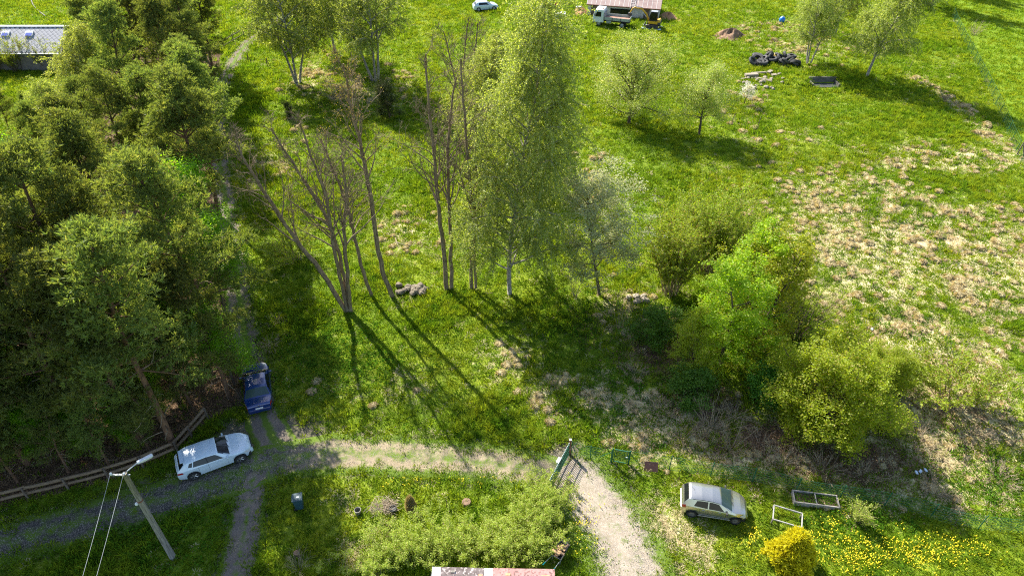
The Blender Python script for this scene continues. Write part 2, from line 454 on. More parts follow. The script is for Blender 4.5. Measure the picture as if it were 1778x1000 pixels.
# leaves and bark
M['pine_leaf'] = leaf_mat('pine_needles', (0.094, 0.138, 0.036), (0.180, 0.205, 0.050), 1.45, 0.42, (0.26, 0.25, 0.07), 0.04, 0.25, 0.45)
M['birch_leaf'] = leaf_mat('birch_leaves', (0.155, 0.210, 0.034), (0.265, 0.300, 0.075), 1.8, 0.48, (0.40, 0.41, 0.18), 0.08)
M['bright_leaf'] = leaf_mat('young_maple_leaves', (0.165, 0.245, 0.006), (0.265, 0.340, 0.010), 1.9, 0.5, (0.24, 0.24, 0.03), 0.06)
M['round_leaf'] = leaf_mat('round_maple_leaves', (0.165, 0.215, 0.007), (0.265, 0.295, 0.012), 1.9, 0.5, (0.26, 0.22, 0.04), 0.06)
M['deep_leaf'] = leaf_mat('elder_leaves', (0.045, 0.130, 0.010), (0.085, 0.18, 0.014), 1.4, 0.4, None, 0.06)
M['wood_leaf'] = leaf_mat('underwood_leaves', (0.095, 0.200, 0.006), (0.150, 0.260, 0.008), 2.1, 0.55, None, 0.05)
M['fruit_leaf'] = leaf_mat('blossoming_fruit_leaves', (0.20, 0.275, 0.045), (0.32, 0.385, 0.10), 1.6, 0.42, (0.55, 0.50, 0.33), 0.05)
M['grey_leaf'] = leaf_mat('grey_willow_leaves', (0.26, 0.31, 0.14), (0.42, 0.45, 0.28), 1.3, 0.4, (0.42, 0.39, 0.28), 0.06)
M['shrub_leaf'] = leaf_mat('shrub_leaves', (0.165, 0.225, 0.014), (0.255, 0.295, 0.024), 1.9, 0.42, (0.20, 0.12, 0.04), 0.05)
M['hedge_leaf'] = leaf_mat('hedge_leaves', (0.215, 0.285, 0.03), (0.34, 0.40, 0.07), 1.7, 0.42, (0.36, 0.32, 0.12), 0.06)
M['gold_leaf'] = leaf_mat('golden_cypress_sprays', (0.40, 0.37, 0.012), (0.62, 0.54, 0.03), 1.2, 0.38, (0.12, 0.18, 0.02), 0.04)
M['white_blossom'] = leaf_mat('white_blossom', (0.62, 0.58, 0.55), (0.75, 0.72, 0.70), 1.0, 0.35, (0.20, 0.25, 0.06), 0.03)
M['bud'] = leaf_mat('catkins_and_buds', (0.28, 0.21, 0.06), (0.42, 0.36, 0.05), 1.2, 0.35, (0.14, 0.08, 0.03), 0.03)
M['yew_leaf'] = leaf_mat('juniper_needles', (0.045, 0.065, 0.016), (0.075, 0.09, 0.022), 1.1, 0.3, None, 0.04)
M['dead_leaf'] = leaf_mat('dead_needles', (0.34, 0.26, 0.14), (0.44, 0.34, 0.19), 0.9, 0.25, None, 0.03)
M['pine_bark'] = bark('pine_bark', (0.12, 0.068, 0.040), (0.20, 0.115, 0.066), (0.07, 0.045, 0.032))
M['birch_bark'] = bark('birch_bark', (0.36, 0.33, 0.28), (0.24, 0.215, 0.18), (0.06, 0.05, 0.045), 4.0, (1, 1, 0.9))
M['ash_bark'] = bark('bare_bark', (0.175, 0.128, 0.080), (0.255, 0.195, 0.125), (0.10, 0.07, 0.045))
M['dark_bark'] = bark('dark_bark', (0.075, 0.055, 0.040), (0.12, 0.09, 0.065), None)
M['pale_stick'] = bark('pale_sticks', (0.46, 0.37, 0.26), (0.34, 0.265, 0.18), None)
M['twig'] = bark('dry_twigs', (0.25, 0.19, 0.13), (0.36, 0.29, 0.20), None)
# built things
M['wood_rail'] = surf('weathered_rail', (0.235, 0.165, 0.10), (0.155, 0.105, 0.065), 3.0, 0.85, 0.02, stretch=(0.3, 6, 6))
M['wood_old'] = surf('grey_weathered_timber', (0.27, 0.25, 0.215), (0.17, 0.155, 0.13), 3.0, 0.88, 0.02, stretch=(4, 4, 0.3), c3=(0.10, 0.09, 0.075), scale3=7.0)
M['wood_dark'] = surf('dark_fence_timber', (0.10, 0.075, 0.055), (0.17, 0.13, 0.10), 4.0, 0.88)
M['bed_wood'] = surf('bed_boards', (0.34, 0.31, 0.28), (0.24, 0.22, 0.20), 5.0, 0.85, stretch=(0.6, 4, 4))
M['bed_white'] = surf('pale_frame', (0.34, 0.33, 0.31), (0.25, 0.24, 0.23), 5.0, 0.7)
M['soil'] = surf('soil', (0.07, 0.048, 0.032), (0.12, 0.085, 0.055), 6.0, 0.95, 0.04)
M['dirt_heap'] = surf('dug_earth', (0.19, 0.11, 0.065), (0.29, 0.19, 0.12), 3.0, 0.95, 0.08, c3=(0.11, 0.065, 0.04), scale3=6.0)
M['orange_earth'] = surf('orange_earth', (0.42, 0.22, 0.10), (0.33, 0.19, 0.10), 3.0, 0.95, 0.05)
M['stone'] = surf('field_stone', (0.19, 0.155, 0.115), (0.12, 0.10, 0.075), 4.0, 0.9, 0.03, c3=(0.10, 0.11, 0.04), scale3=5.0)
M['slab'] = surf('broken_slab', (0.30, 0.255, 0.20), (0.21, 0.175, 0.135), 3.0, 0.9, 0.02)
M['concrete'] = surf('old_concrete', (0.14, 0.13, 0.11), (0.09, 0.085, 0.07), 2.5, 0.9, 0.02)
M['rubber'] = surf('tyre_rubber', (0.016, 0.016, 0.017), (0.03, 0.03, 0.03), 5.0, 0.8)
M['old_tyre'] = surf('weathered_tyre', (0.028, 0.028, 0.030), (0.065, 0.062, 0.062), 2.0, 0.75)
M['white_paint_sky_tint'] = surf('white_car_paint_sky_tint', (0.56, 0.66, 0.74), (0.53, 0.63, 0.71), 1.0, 0.25, coat=1.0, spec=0.5)  # white paint with the blue cast of skylight put into its base colour
M['blue_paint'] = surf('dark_blue_car_paint', (0.005, 0.024, 0.125), (0.006, 0.028, 0.145), 1.0, 0.25, coat=1.0, spec=0.5, metal=0.15)
M['silver_paint'] = surf('silver_car_paint', (0.52, 0.50, 0.46), (0.49, 0.47, 0.43), 1.0, 0.28, coat=1.0, spec=0.5, metal=0.85)
M['black_trim'] = surf('black_plastic', (0.018, 0.018, 0.019), (0.03, 0.03, 0.03), 6.0, 0.55)
M['glass'] = glass('dark_window_glass')
M['glass_green'] = glass('tinted_windscreen', (0.035, 0.06, 0.055), 0.05)
M['alloy'] = surf('wheel_alloy', (0.50, 0.50, 0.51), (0.42, 0.42, 0.43), 4.0, 0.3, metal=0.8)
M['dark_rim'] = surf('dull_steel_rim', (0.16, 0.15, 0.14), (0.22, 0.20, 0.18), 4.0, 0.55, metal=0.4)
M['lamp_clear'] = surf('headlamp_glass', (0.62, 0.63, 0.62), (0.45, 0.47, 0.48), 8.0, 0.08, spec=0.8)
M['lamp_red'] = surf('tail_lamp_red', (0.38, 0.012, 0.010), (0.30, 0.01, 0.01), 8.0, 0.15, spec=0.6)
M['plate'] = surf('number_plate_white', (0.72, 0.72, 0.70), (0.68, 0.68, 0.66), 3.0, 0.4)
M['plate_blue'] = surf('plate_blue', (0.01, 0.05, 0.35), (0.01, 0.05, 0.33), 3.0, 0.4)
M['truck_paint'] = surf('pale_truck_paint', (0.66, 0.70, 0.69), (0.58, 0.63, 0.62), 2.0, 0.45, coat=0.3)
M['truck_side'] = surf('grey_green_sideboard', (0.34, 0.38, 0.33), (0.28, 0.32, 0.27), 2.0, 0.6)
M['truck_floor'] = surf('rusty_truck_bed', (0.36, 0.20, 0.14), (0.26, 0.15, 0.11), 2.0, 0.8)
M['chassis'] = surf('dark_chassis', (0.04, 0.045, 0.045), (0.07, 0.07, 0.07), 3.0, 0.7)
M['yellow'] = surf('digger_yellow', (0.62, 0.36, 0.02), (0.55, 0.31, 0.02), 3.0, 0.5)
M['track_rubber'] = surf('digger_track', (0.05, 0.045, 0.04), (0.10, 0.08, 0.06), 4.0, 0.85)
M['pale_blue'] = surf('pale_blue_sheet', (0.45, 0.55, 0.68), (0.55, 0.62, 0.70), 2.0, 0.6)
M['green_metal'] = surf('dark_green_metal', (0.012, 0.085, 0.045), (0.02, 0.11, 0.06), 5.0, 0.45)
M['green_wire'] = surf('green_wire', (0.02, 0.10, 0.055), (0.025, 0.12, 0.065), 5.0, 0.5)
M['gate_cap'] = surf('pale_bar_end', (0.55, 0.62, 0.60), (0.45, 0.52, 0.50), 5.0, 0.5)
M['rust'] = surf('rusty_brown_post', (0.14, 0.055, 0.035), (0.20, 0.085, 0.05), 6.0, 0.8)
M['rust_plate'] = surf('rusty_sheet', (0.20, 0.085, 0.055), (0.15, 0.06, 0.045), 4.0, 0.7, c3=(0.28, 0.15, 0.09), scale3=5.0)
M['white_box'] = surf('white_enamel', (0.72, 0.71, 0.69), (0.64, 0.63, 0.61), 3.0, 0.5)
M['bin'] = surf('dark_bin_plastic', (0.022, 0.060, 0.075), (0.03, 0.075, 0.09), 3.0, 0.5)
M['blue_plastic'] = surf('blue_plastic', (0.01, 0.17, 0.62), (0.01, 0.15, 0.55), 3.0, 0.3, spec=0.5)
M['red_plastic'] = surf('red_paint', (0.55, 0.03, 0.035), (0.48, 0.025, 0.03), 3.0, 0.4)
M['teal'] = surf('turquoise_grip', (0.01, 0.42, 0.42), (0.01, 0.36, 0.36), 3.0, 0.5)
M['zinc'] = surf('galvanised_metal', (0.42, 0.44, 0.46), (0.32, 0.34, 0.36), 4.0, 0.45, metal=0.6)
M['lamp_shell'] = surf('lamp_shell', (0.55, 0.57, 0.58), (0.48, 0.50, 0.51), 4.0, 0.5)
M['wire'] = surf('bare_wire', (0.38, 0.41, 0.43), (0.30, 0.33, 0.35), 2.0, 0.45, metal=0.3)
M['porcelain'] = surf('porcelain', (0.70, 0.72, 0.74), (0.62, 0.64, 0.66), 3.0, 0.25)
M['log_end'] = surf('split_wood', (0.52, 0.33, 0.19), (0.42, 0.25, 0.14), 6.0, 0.85)
M['log_bark'] = surf('log_bark', (0.22, 0.14, 0.09), (0.15, 0.10, 0.065), 6.0, 0.9)
M['slate'] = surf('pale_grey_shingle', (0.34, 0.34, 0.36), (0.26, 0.26, 0.285), 1.2, 0.75)
M['slate_edge'] = surf('roof_underlay', (0.13, 0.12, 0.125), (0.17, 0.16, 0.16), 3.0, 0.9)
M['plaster'] = surf('house_plaster', (0.17, 0.15, 0.125), (0.12, 0.105, 0.09), 2.0, 0.9)
M['shed_wall'] = surf('pale_shed_board', (0.52, 0.50, 0.46), (0.44, 0.42, 0.38), 2.0, 0.8)
M['shed_roof'] = surf('red_brown_roof_panel', (0.27, 0.185, 0.17), (0.34, 0.25, 0.22), 1.0, 0.6)
M['seam'] = surf('pale_seam', (0.62, 0.58, 0.54), (0.54, 0.50, 0.46), 3.0, 0.6)
M['brown_edge'] = surf('brown_gutter', (0.20, 0.08, 0.05), (0.16, 0.065, 0.045), 3.0, 0.6)
M['skylight'] = surf('skylight_white', (0.72, 0.73, 0.74), (0.66, 0.67, 0.68), 3.0, 0.3)
M['tile_red'] = surf('faded_red_roof_sheet', (0.42, 0.22, 0.20), (0.34, 0.17, 0.155), 2.5, 0.7, c3=(0.16, 0.09, 0.08), scale3=8.0)
M['tar_patch'] = surf('wet_tarred_sheet', (0.075, 0.055, 0.050), (0.15, 0.12, 0.115), 4.0, 0.4, c3=(0.42, 0.36, 0.34), scale3=6.0)
M['orange_board'] = surf('orange_board', (0.55, 0.22, 0.08), (0.46, 0.18, 0.07), 4.0, 0.7)
M['hose'] = surf('dark_hose', (0.035, 0.03, 0.028), (0.05, 0.045, 0.04), 4.0, 0.6)
# ------------------------------------------------------------------ the land
FENCE_R_PX = [(1652, 30), (1666, 62), (1684, 95), (1700, 128), (1717, 162), (1735, 200), (1764, 268), (1812, 370), (1880, 520)]
FIELD = wpts([(1655, 20), (1672, 58), (1708, 122), (1748, 200), (1778, 262), (1830, 370), (1900, 520), (2500, 400), (2400, 0), (1900, -60), (1640, -40)])
def field_map(x, y):
    f = in_poly(x, y, FIELD).astype(float)
    return f
def build_ground():
    xs = np.concatenate([-np.geomspace(900, 92, 26), np.arange(-90, 96.01, 0.42), np.geomspace(98, 900, 26)])
    ys = np.concatenate([-np.geomspace(500, 3, 16), np.arange(0, 12, 2.0), np.arange(12, 132.01, 0.42), np.geomspace(135, 1500, 30)])
    X, Y = np.meshgrid(xs, ys, indexing='ij')
    X = X.ravel(); Y = Y.ravel()
    dry, lit, fld, rd = dry_map(X, Y), litter_map(X, Y), field_map(X, Y), road_mask(X, Y)
    fld = np.maximum(fld, ((X > 110) | (Y > 150) | (X < -110)) * 0.6)
    rough = (0.35 + 0.9 * dry) * (1 - rd) * (1 - 0.85 * fld)
    Z = hgt(X, Y) + rough * ((vnoise(X, Y, 1.05, 4.0) - 0.5) * 0.24 + (vnoise(X, Y, 0.62, 9.0) - 0.5) * 0.14) - rd * 0.05
    nx, ny = len(xs), len(ys)
    i = np.arange(nx - 1)[:, None] * ny; j = np.arange(ny - 1)[None, :]
    F = np.stack([i + j, i + ny + j, i + ny + j + 1, i + j + 1], -1).reshape(-1, 4)
    mb = MB(); mb.add(np.stack([X, Y, Z], 1), F)
    me = mb.mesh('ground', M['ground'], True)
    for n, a in (('dry', dry), ('litter', lit), ('field', fld), ('road', rd * 0.9)):
        at = me.attributes.new(n, 'FLOAT', 'POINT'); at.data.foreach_set('value', a.astype(np.float32))
    return tag(place('ground', me), kind='structure')
build_ground()

def ribbon(name, P, hw, mat, lift, jitter=0.35, nw=10, seed=1.0, centre=0.3):
    P = smooth_line(P[::3], 14)
    T = np.gradient(P, axis=0); T /= np.linalg.norm(T, axis=1)[:, None]
    N = np.stack([-T[:, 1], T[:, 0]], 1)
    u = np.linspace(-1, 1, nw + 1)
    wl = hw + (fbm(P[:, 0], P[:, 1], 1.2, seed) - 0.5) * 2 * jitter
    wr = hw + (fbm(P[:, 0], P[:, 1], 1.2, seed + 31) - 0.5) * 2 * jitter
    W = np.where(u[None, :] < 0, wl[:, None], wr[:, None])
    XY = P[:, None, :] + N[:, None, :] * (u[None, :] * W)[:, :, None]
    X = XY[..., 0].ravel(); Y = XY[..., 1].ravel()
    U = np.broadcast_to(np.abs(u)[None, :], W.shape).ravel()
    cen = centre
    ruts = -0.02 * np.exp(-((U - 0.5) / 0.2) ** 2)
    Z = hgt(X, Y) + lift + ruts - 0.10 * np.clip((U - 0.8) / 0.2, 0, 1) + (vnoise(X, Y, 0.7, seed) - 0.5) * 0.02
    n = len(P); k = nw + 1
    i = np.arange(n - 1)[:, None] * k; j = np.arange(nw)[None, :]
    F = np.stack([i + j, i + k + j, i + k + j + 1, i + j + 1], -1).reshape(-1, 4)[:, ::-1]
    mb = MB(); mb.add(np.stack([X, Y, Z], 1), F)
    me = mb.mesh(name, mat, True)
    edge = np.clip(np.exp(-(U / 0.25) ** 2) * centre + np.clip((U - 0.5) / 0.5, 0, 1) * 0.8, 0, 1)
    at = me.attributes.new('edge', 'FLOAT', 'POINT'); at.data.foreach_set('value', edge.astype(np.float32))
    return tag(place(name, me), kind='structure')
ribbon('forest_track', TRACK, W_TRACK + .1, M['track'], 0.012, 0.3, seed=2.0, centre=.55)
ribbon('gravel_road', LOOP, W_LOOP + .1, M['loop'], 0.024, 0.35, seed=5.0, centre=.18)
ribbon('footway', SPUR, W_SPUR, M['track'], 0.018, 0.3, seed=7.0)
ribbon('driveway', DRIVE, W_DRIVE + .1, M['drive'], 0.032, 0.7, seed=9.0, centre=0.0)

# ------------------------------------------------------------------ grass, straw, leaves: what nobody could count
rs = np.random.RandomState(11)
def blades(n, h, spread, w, lean, seed, droop=0.0, mat=None, name='tuft'):
    r = np.random.RandomState(seed)
    a = r.rand(n) * 2 * np.pi; rad = spread * np.sqrt(r.rand(n))
    base = np.stack([rad * np.cos(a), rad * np.sin(a), np.full(n, -0.03)], 1)
    d = a + r.normal(0, .6, n); L = h * r.uniform(.6, 1.15, n); ln = lean * r.uniform(.3, 1.3, n)
    tip = base + np.stack([np.cos(d) * L * ln, np.sin(d) * L * ln, L * np.sqrt(np.clip(1 - (ln * .6) ** 2, .1, 1))], 1)
    mid = base * .5 + tip * .5 + np.array([0, 0, 1]) * (h * .12 + droop)[..., None] if np.ndim(droop) else base * .5 + tip * .5 + np.array([0, 0, h * .12])
    if droop: tip[:, 2] = np.maximum(tip[:, 2] - droop, 0.0)
    s = np.stack([-np.sin(d + r.normal(0, .5, n)), np.cos(d + r.normal(0, .5, n)), np.zeros(n)], 1) * w / 2
    V = np.stack([base - s, base + s, mid + s * .9, mid - s * .9, tip], 1).reshape(-1, 3)
    k = np.arange(n)[:, None] * 5
    mb = MB(); t = r.rand(n)
    mb.add(V, k + np.array([[0, 1, 2, 3]]), 0, t)
    mb.f.append(k + np.array([[3, 2, 4]])); mb.m.append(np.zeros(n, np.int32)); mb.t.append(t)
    return mb.mesh(name, mat)
def leaf_clump(n, h, spread, size, seed, mat, name, flat=0.5):
    r = np.random.RandomState(seed)
    a = r.rand(n) * 2 * np.pi; rad = spread * np.sqrt(r.rand(n))
    c = np.stack([rad * np.cos(a), rad * np.sin(a), r.rand(n) * h * (1 - .6 * (rad / spread) ** 2)], 1)
    mb = MB(); V, F = diamonds(c, r, size, flat)
    mb.add(V, F, 0, r.rand(n)); return mb.mesh(name, mat)
def diamonds(c, r, size, flat=0.3, dirs=None, aspect=0.62):
    'one folded leaf per centre'
    n = len(c)
    nrm = r.normal(0, 1, (n, 3)); nrm[:, 2] = np.abs(nrm[:, 2]) + flat * 2
    nrm /= np.linalg.norm(nrm, axis=1)[:, None]
    d = r.normal(0, 1, (n, 3)) if dirs is None else dirs + r.normal(0, .45, (n, 3))
    d -= nrm * (d * nrm).sum(1)[:, None]; d /= np.linalg.norm(d, axis=1)[:, None] + 1e-9
    sd = np.cross(nrm, d)
    s = (size * r.uniform(.65, 1.3, n))[:, None]
    V = np.stack([c - d * s * .5, c + sd * s * aspect * .5 + nrm * s * .08, c + d * s * .5, c - sd * s * aspect * .5 + nrm * s * .08], 1).reshape(-1, 3)
    return V, np.arange(n)[:, None] * 4 + np.array([[0, 1, 2, 3]])
def flower_clump(n, spread, h, size, seed):
    r = np.random.RandomState(seed); mb = MB()
    for k in range(n):
        a = r.rand() * 6.28; q = spread * math.sqrt(r.rand()); x, y = q * math.cos(a), q * math.sin(a); z = h * r.uniform(.6, 1.2)
        t = np.linspace(0, 2 * np.pi, 7)[:-1]; s = size * r.uniform(.7, 1.2)
        V = np.vstack([[x, y, z + s * .35], np.stack([x + s * np.cos(t), y + s * np.sin(t), np.full(6, z)], 1), [x, y, 0.0]])
        mb.add(V, [[0, 1 + i, 1 + (i + 1) % 6] for i in range(6)] + [[7, 1 + (i + 2) % 6, 1 + i] for i in (0, 3)], 0)
    return mb.mesh('flower', M['dandelion'])

def scatter(name, protos, P, rot, scl, idx):
    'one object that sets a small clump on each of its points'
    me = bpy.data.meshes.new(name)
    me.vertices.add(len(P)); me.vertices.foreach_set('co', np.asarray(P, np.float32).ravel())
    for n, t, a in (('rot', 'FLOAT_VECTOR', rot), ('scl', 'FLOAT_VECTOR', scl)):
        at = me.attributes.new(n, t, 'POINT'); at.data.foreach_set('vector', np.asarray(a, np.float32).ravel())
    at = me.attributes.new('idx', 'INT', 'POINT'); at.data.foreach_set('value', np.asarray(idx, np.int32))
    o = place(name, me); tag(o, kind='stuff')
    c = bpy.data.collections.new(name + ' clumps')
    for k, m in enumerate(protos):
        q = bpy.data.objects.new('%s clump %02d' % (name, k), m); c.objects.link(q)
    nt = bpy.data.node_groups.new(name, 'GeometryNodeTree')
    nt.interface.new_socket('Geometry', in_out='INPUT', socket_type='NodeSocketGeometry')
    nt.interface.new_socket('Geometry', in_out='OUTPUT', socket_type='NodeSocketGeometry')
    gi = nt.nodes.new('NodeGroupInput'); go = nt.nodes.new('NodeGroupOutput')
    ci = nt.nodes.new('GeometryNodeCollectionInfo'); ci.inputs['Collection'].default_value = c
    ci.inputs['Separate Children'].default_value = True; ci.inputs['Reset Children'].default_value = True
    ip = nt.nodes.new('GeometryNodeInstanceOnPoints'); ip.inputs['Pick Instance'].default_value = True
    def na(n, t):
        a = nt.nodes.new('GeometryNodeInputNamedAttribute'); a.data_type = t; a.inputs['Name'].default_value = n
        return a.outputs['Attribute']
    er = nt.nodes.new('FunctionNodeEulerToRotation')
    L = nt.links.new
    L(gi.outputs[0], ip.inputs['Points']); L(ci.outputs[0], ip.inputs['Instance'])
    L(na('idx', 'INT'), ip.inputs['Instance Index'])
    L(na('rot', 'FLOAT_VECTOR'), er.inputs[0]); L(er.outputs[0], ip.inputs['Rotation'])
    L(na('scl', 'FLOAT_VECTOR'), ip.inputs['Scale'])
    L(ip.outputs[0], go.inputs[0])
    md = o.modifiers.new('scatter', 'NODES'); md.node_group = nt
    return o
def surface_z(x, y):
    dry, fld, rd = dry_map(x, y), field_map(x, y), road_mask(x, y)
    rough = (0.35 + 0.9 * dry) * (1 - rd) * (1 - 0.85 * fld)
    return hgt(x, y) + rough * ((vnoise(x, y, 1.05, 4.0) - 0.5) * 0.24 + (vnoise(x, y, 0.62, 9.0) - 0.5) * 0.14)
# candidates: the ground the photograph sees and a margin round it, denser where it is near
cand = []
for y0, y1, dens in ((14, 28, 40), (28, 42, 30), (42, 62, 20), (62, 90, 12), (90, 132, 7)):
    w = y1 * 0.80 + 10
    n = int((y1 - y0) * 2 * w * dens)
    cand.append(np.stack([rs.uniform(-w, w, n), rs.uniform(y0, y1, n)], 1))
cand = np.concatenate(cand)
X, Y = cand[:, 0], cand[:, 1]
dry, lit, fld, rd = dry_map(X, Y), litter_map(X, Y), field_map(X, Y), road_mask(X, Y)
patch = fbm(X, Y, 1.8, 21.0, 3)
rdt = np.where(X > -6, road_mask(X, Y, .80), road_mask(X, Y, .45))
keep = (rs.rand(len(X)) > rdt * .968) & (rs.rand(len(X)) > fld * 0.3) & ~((np.abs(X - PIT[0]) < 1.9) & (np.abs(Y - PIT[1] - .75) < .95)) & (rs.rand(len(X)) > np.clip(lit * 1.05, 0, .93))
# worn grass on and beside the ways
worn = np.clip(1.6 - np.minimum.reduce([seg_dist(X, Y, LOOP) / W_LOOP, seg_dist(X, Y, DRIVE) / W_DRIVE, seg_dist(X, Y, TRACK) / W_TRACK]), 0, 1)
tall_noise = fbm(X, Y, 5.0, 33.0, 2)
LAWN = wpts([(450, 850), (520, 815), (660, 805), (880, 822), (960, 850), (940, 980), (470, 1000), (440, 930)])
YARD = wpts([(1130, 830), (1190, 860), (1330, 880), (1778, 915), (1900, 1050), (1000, 1050), (1000, 900)])
lawn = in_poly(X, Y, LAWN) | in_poly(X, Y, YARD)
isstraw = rs.rand(len(X)) < np.clip(dry * 0.42 + (patch - 0.54) * dry * 4.5 - 0.04, 0, .95) + .02 * (1 - lawn) * (1 - fld)
tallp = np.clip((tall_noise - 0.45) * 2.2, 0, 1) * (1 - lawn * .8) * (1 - fld) * (1 - worn)
istall = (~isstraw) & (rs.rand(len(X)) < tallp * 0.6)
WEEDS = [(560, 610, 70, 50), (600, 640, 90, 40), (1090, 700, 80, 50), (1560, 560, 60, 25), (1010, 560, 60, 40), (1730, 830, 60, 70), (240, 930, 90, 50), (1480, 900, 80, 20)]
wd = np.zeros(len(X))
for w_ in WEEDS: wd = np.maximum(wd, blob(X, Y, *w_))
isweed = (~isstraw) & (rs.rand(len(X)) < wd * 0.55)
islit = rs.rand(len(X)) < lit * 0.9
green = [blades(11, .15, .20, .035, .7, 1, mat=M['grass']), blades(12, .18, .22, .035, .8, 2, mat=M['grass']), blades(11, .14, .20, .04, .9, 3, mat=M['grass'])]
tall = [blades(18, .36, .17, .040, .9, 4, mat=M['grass']), blades(20, .44, .20, .040, 1.0, 5, mat=M['grass'])]
straw = [blades(24, .20, .15, .022, 1.3, 6, .05, M['straw']), blades(24, .16, .18, .024, 1.5, 7, .04, M['straw']), blades(20, .26, .13, .020, 1.2, 8, .06, M['straw'])]
weed = [leaf_clump(16, .30, .26, .13, 9, M['weed'], 'weed'), leaf_clump(18, .22, .30, .11, 10, M['weed'], 'weed')]
litp = [leaf_clump(9, .04, .30, .10, 12, M['litter'], 'litter', 1.2), leaf_clump(8, .03, .34, .12, 13, M['litter'], 'litter', 1.2)]
def emit(name, sel, protos, s0, s1, zj=(0.8, 1.25), far=0.0):
    x, y = X[sel], Y[sel]; n = len(x)
    P = np.stack([x, y, surface_z(x, y)], 1)
    rot = np.stack([rs.normal(0, .12, n), rs.normal(0, .12, n), rs.rand(n) * 6.283], 1)
    s = rs.uniform(s0, s1, n) * (1 + far * np.clip((y - 30) / 60, 0, 1.2))
    scl = np.stack([s, s, s * rs.uniform(*zj, n)], 1)
    return scatter(name, protos, P, rot, scl, rs.randint(0, len(protos), n))
gr = keep & ~isstraw & ~istall & ~isweed
emit('grass', gr, green, .8, 1.35, far=0.7)
emit('tall_grass', keep & istall, tall, .7, 1.2, far=0.3)
emit('dry_grass', keep & isstraw & (rs.rand(len(X)) < .8), straw, .7, 1.25, far=0.35)
# old grass tussocks: low domes of lying straw
def tussock(seed, n=110):
    r = np.random.RandomState(seed); mb = MB(); t = r.rand(n)
    a = r.rand(n) * 6.283; u = np.sqrt(r.rand(n)) * .85
    base = np.stack([np.cos(a) * u * .42, np.sin(a) * u * .36, .24 * (1 - u ** 2) + .02], 1)
    d = np.stack([np.cos(a + r.normal(0, .5, n)), np.sin(a + r.normal(0, .5, n)), -.35 * u + .12], 1)
    L = r.uniform(.12, .26, n)[:, None]; tip = base + d * L; tip[:, 2] = np.maximum(tip[:, 2] - .06, -.02)
    s = np.cross(d, [0, 0, 1.0]); s /= np.linalg.norm(s, axis=1)[:, None]; s *= .018
    mid = (base + tip) / 2 + np.array([0, 0, .05])
    mb.add(np.stack([base - s, base + s, mid + s, tip, mid - s], 1).reshape(-1, 3), np.arange(n)[:, None] * 5 + np.array([[0, 1, 2, 3, 4]]), 0, t)
    k = 10; ang = np.linspace(0, 6.283, k, endpoint=False)
    V = [[0, 0, .20]] + [[math.cos(q) * .26, math.sin(q) * .22, .13 + r.uniform(-.03, .03)] for q in ang] + [[math.cos(q) * .44, math.sin(q) * .37, -.05] for q in ang]
    F = [[0, 1 + i, 1 + (i + 1) % k] for i in range(k)] + [[1 + i, 1 + k + i, 1 + k + (i + 1) % k, 1 + (i + 1) % k] for i in range(k)]
    mb.add(np.array(V), F, 0, .45); return mb.mesh('tussock', M['straw'])
tp = rs.rand(len(X)) < np.clip(dry - .12, 0, 1) * (1 - np.clip(lit, 0, .8)) * 0.15 * np.clip(14 / np.maximum(4, 420 / np.maximum(Y, 12)), .35, 3) * np.clip((patch - .40) * 5, .25, 1.4)
emit('straw_tussocks', keep & tp & ~lawn & (rs.rand(len(X)) < .75), [tussock(61), tussock(62), tussock(63)], .35, .95, (.7, 1.3), far=.35)
emit('weeds', keep & isweed, weed, .8, 1.3)
emit('leaf_litter', islit & (rd < .5), litp, .8, 1.4)
# pebbles on the drive and the loop
n = 26000
t = rs.randint(0, len(DRIVE) - 1, n // 2); pd_ = DRIVE[t] + (DRIVE[t + 1] - DRIVE[t]) * rs.rand(n // 2, 1) + rs.normal(0, .95, (n // 2, 2))
t = rs.randint(0, len(LOOP) - 1, n // 2); pl_ = LOOP[t] + (LOOP[t + 1] - LOOP[t]) * rs.rand(n // 2, 1) + rs.normal(0, .7, (n // 2, 2))
pp = np.concatenate([pd_, pl_])
peb = []
rg = random.Random(4)
for k in range(3):
    mb = MB(); mb.blob((0, 0, 0), (1, .8, .55), rg, 5, 3, .25); peb.append(mb.mesh('pebble', M['pebble']))
s = rs.uniform(.008, .024, n)
scatter('gravel_stones', peb, np.stack([pp[:, 0], pp[:, 1], hgt(pp[:, 0], pp[:, 1]) + .03], 1), np.stack([np.zeros(n), np.zeros(n), rs.rand(n) * 6.28], 1), np.stack([s, s, s], 1), rs.randint(0, 3, n))
# yellow flowers in the yard grass
FLOWERS = [(1570, 950, 90, 40, 110), (1440, 915, 35, 30, 60), (1480, 965, 60, 40, 190), (1620, 965, 60, 25, 90), (1300, 930, 14, 18, 30), (1015, 905, 34, 60, 40), (1005, 890, 20, 40, 20), (1690, 955, 50, 20, 40), (760, 835, 120, 10, 26), (1310, 950, 60, 30, 20)]
fp = []
for px, py, rx, ry, k in FLOWERS:
    for _ in range(k): fp.append(g2(px + rs.normal(0, rx * .55), py + rs.normal(0, ry * .55)))
fp = np.array(fp); n = len(fp)
flow = [flower_clump(2, .10, .20, .026, 1), flower_clump(1, .08, .18, .028, 2), flower_clump(3, .16, .24, .026, 3)]
s = rs.uniform(.55, 1.3, n)
scatter('dandelion_flowers', flow, np.stack([fp[:, 0], fp[:, 1], surface_z(fp[:, 0], fp[:, 1])], 1), np.stack([np.zeros(n), np.zeros(n), rs.rand(n) * 6.28], 1), np.stack([s, s, s], 1), rs.randint(0, 3, n))
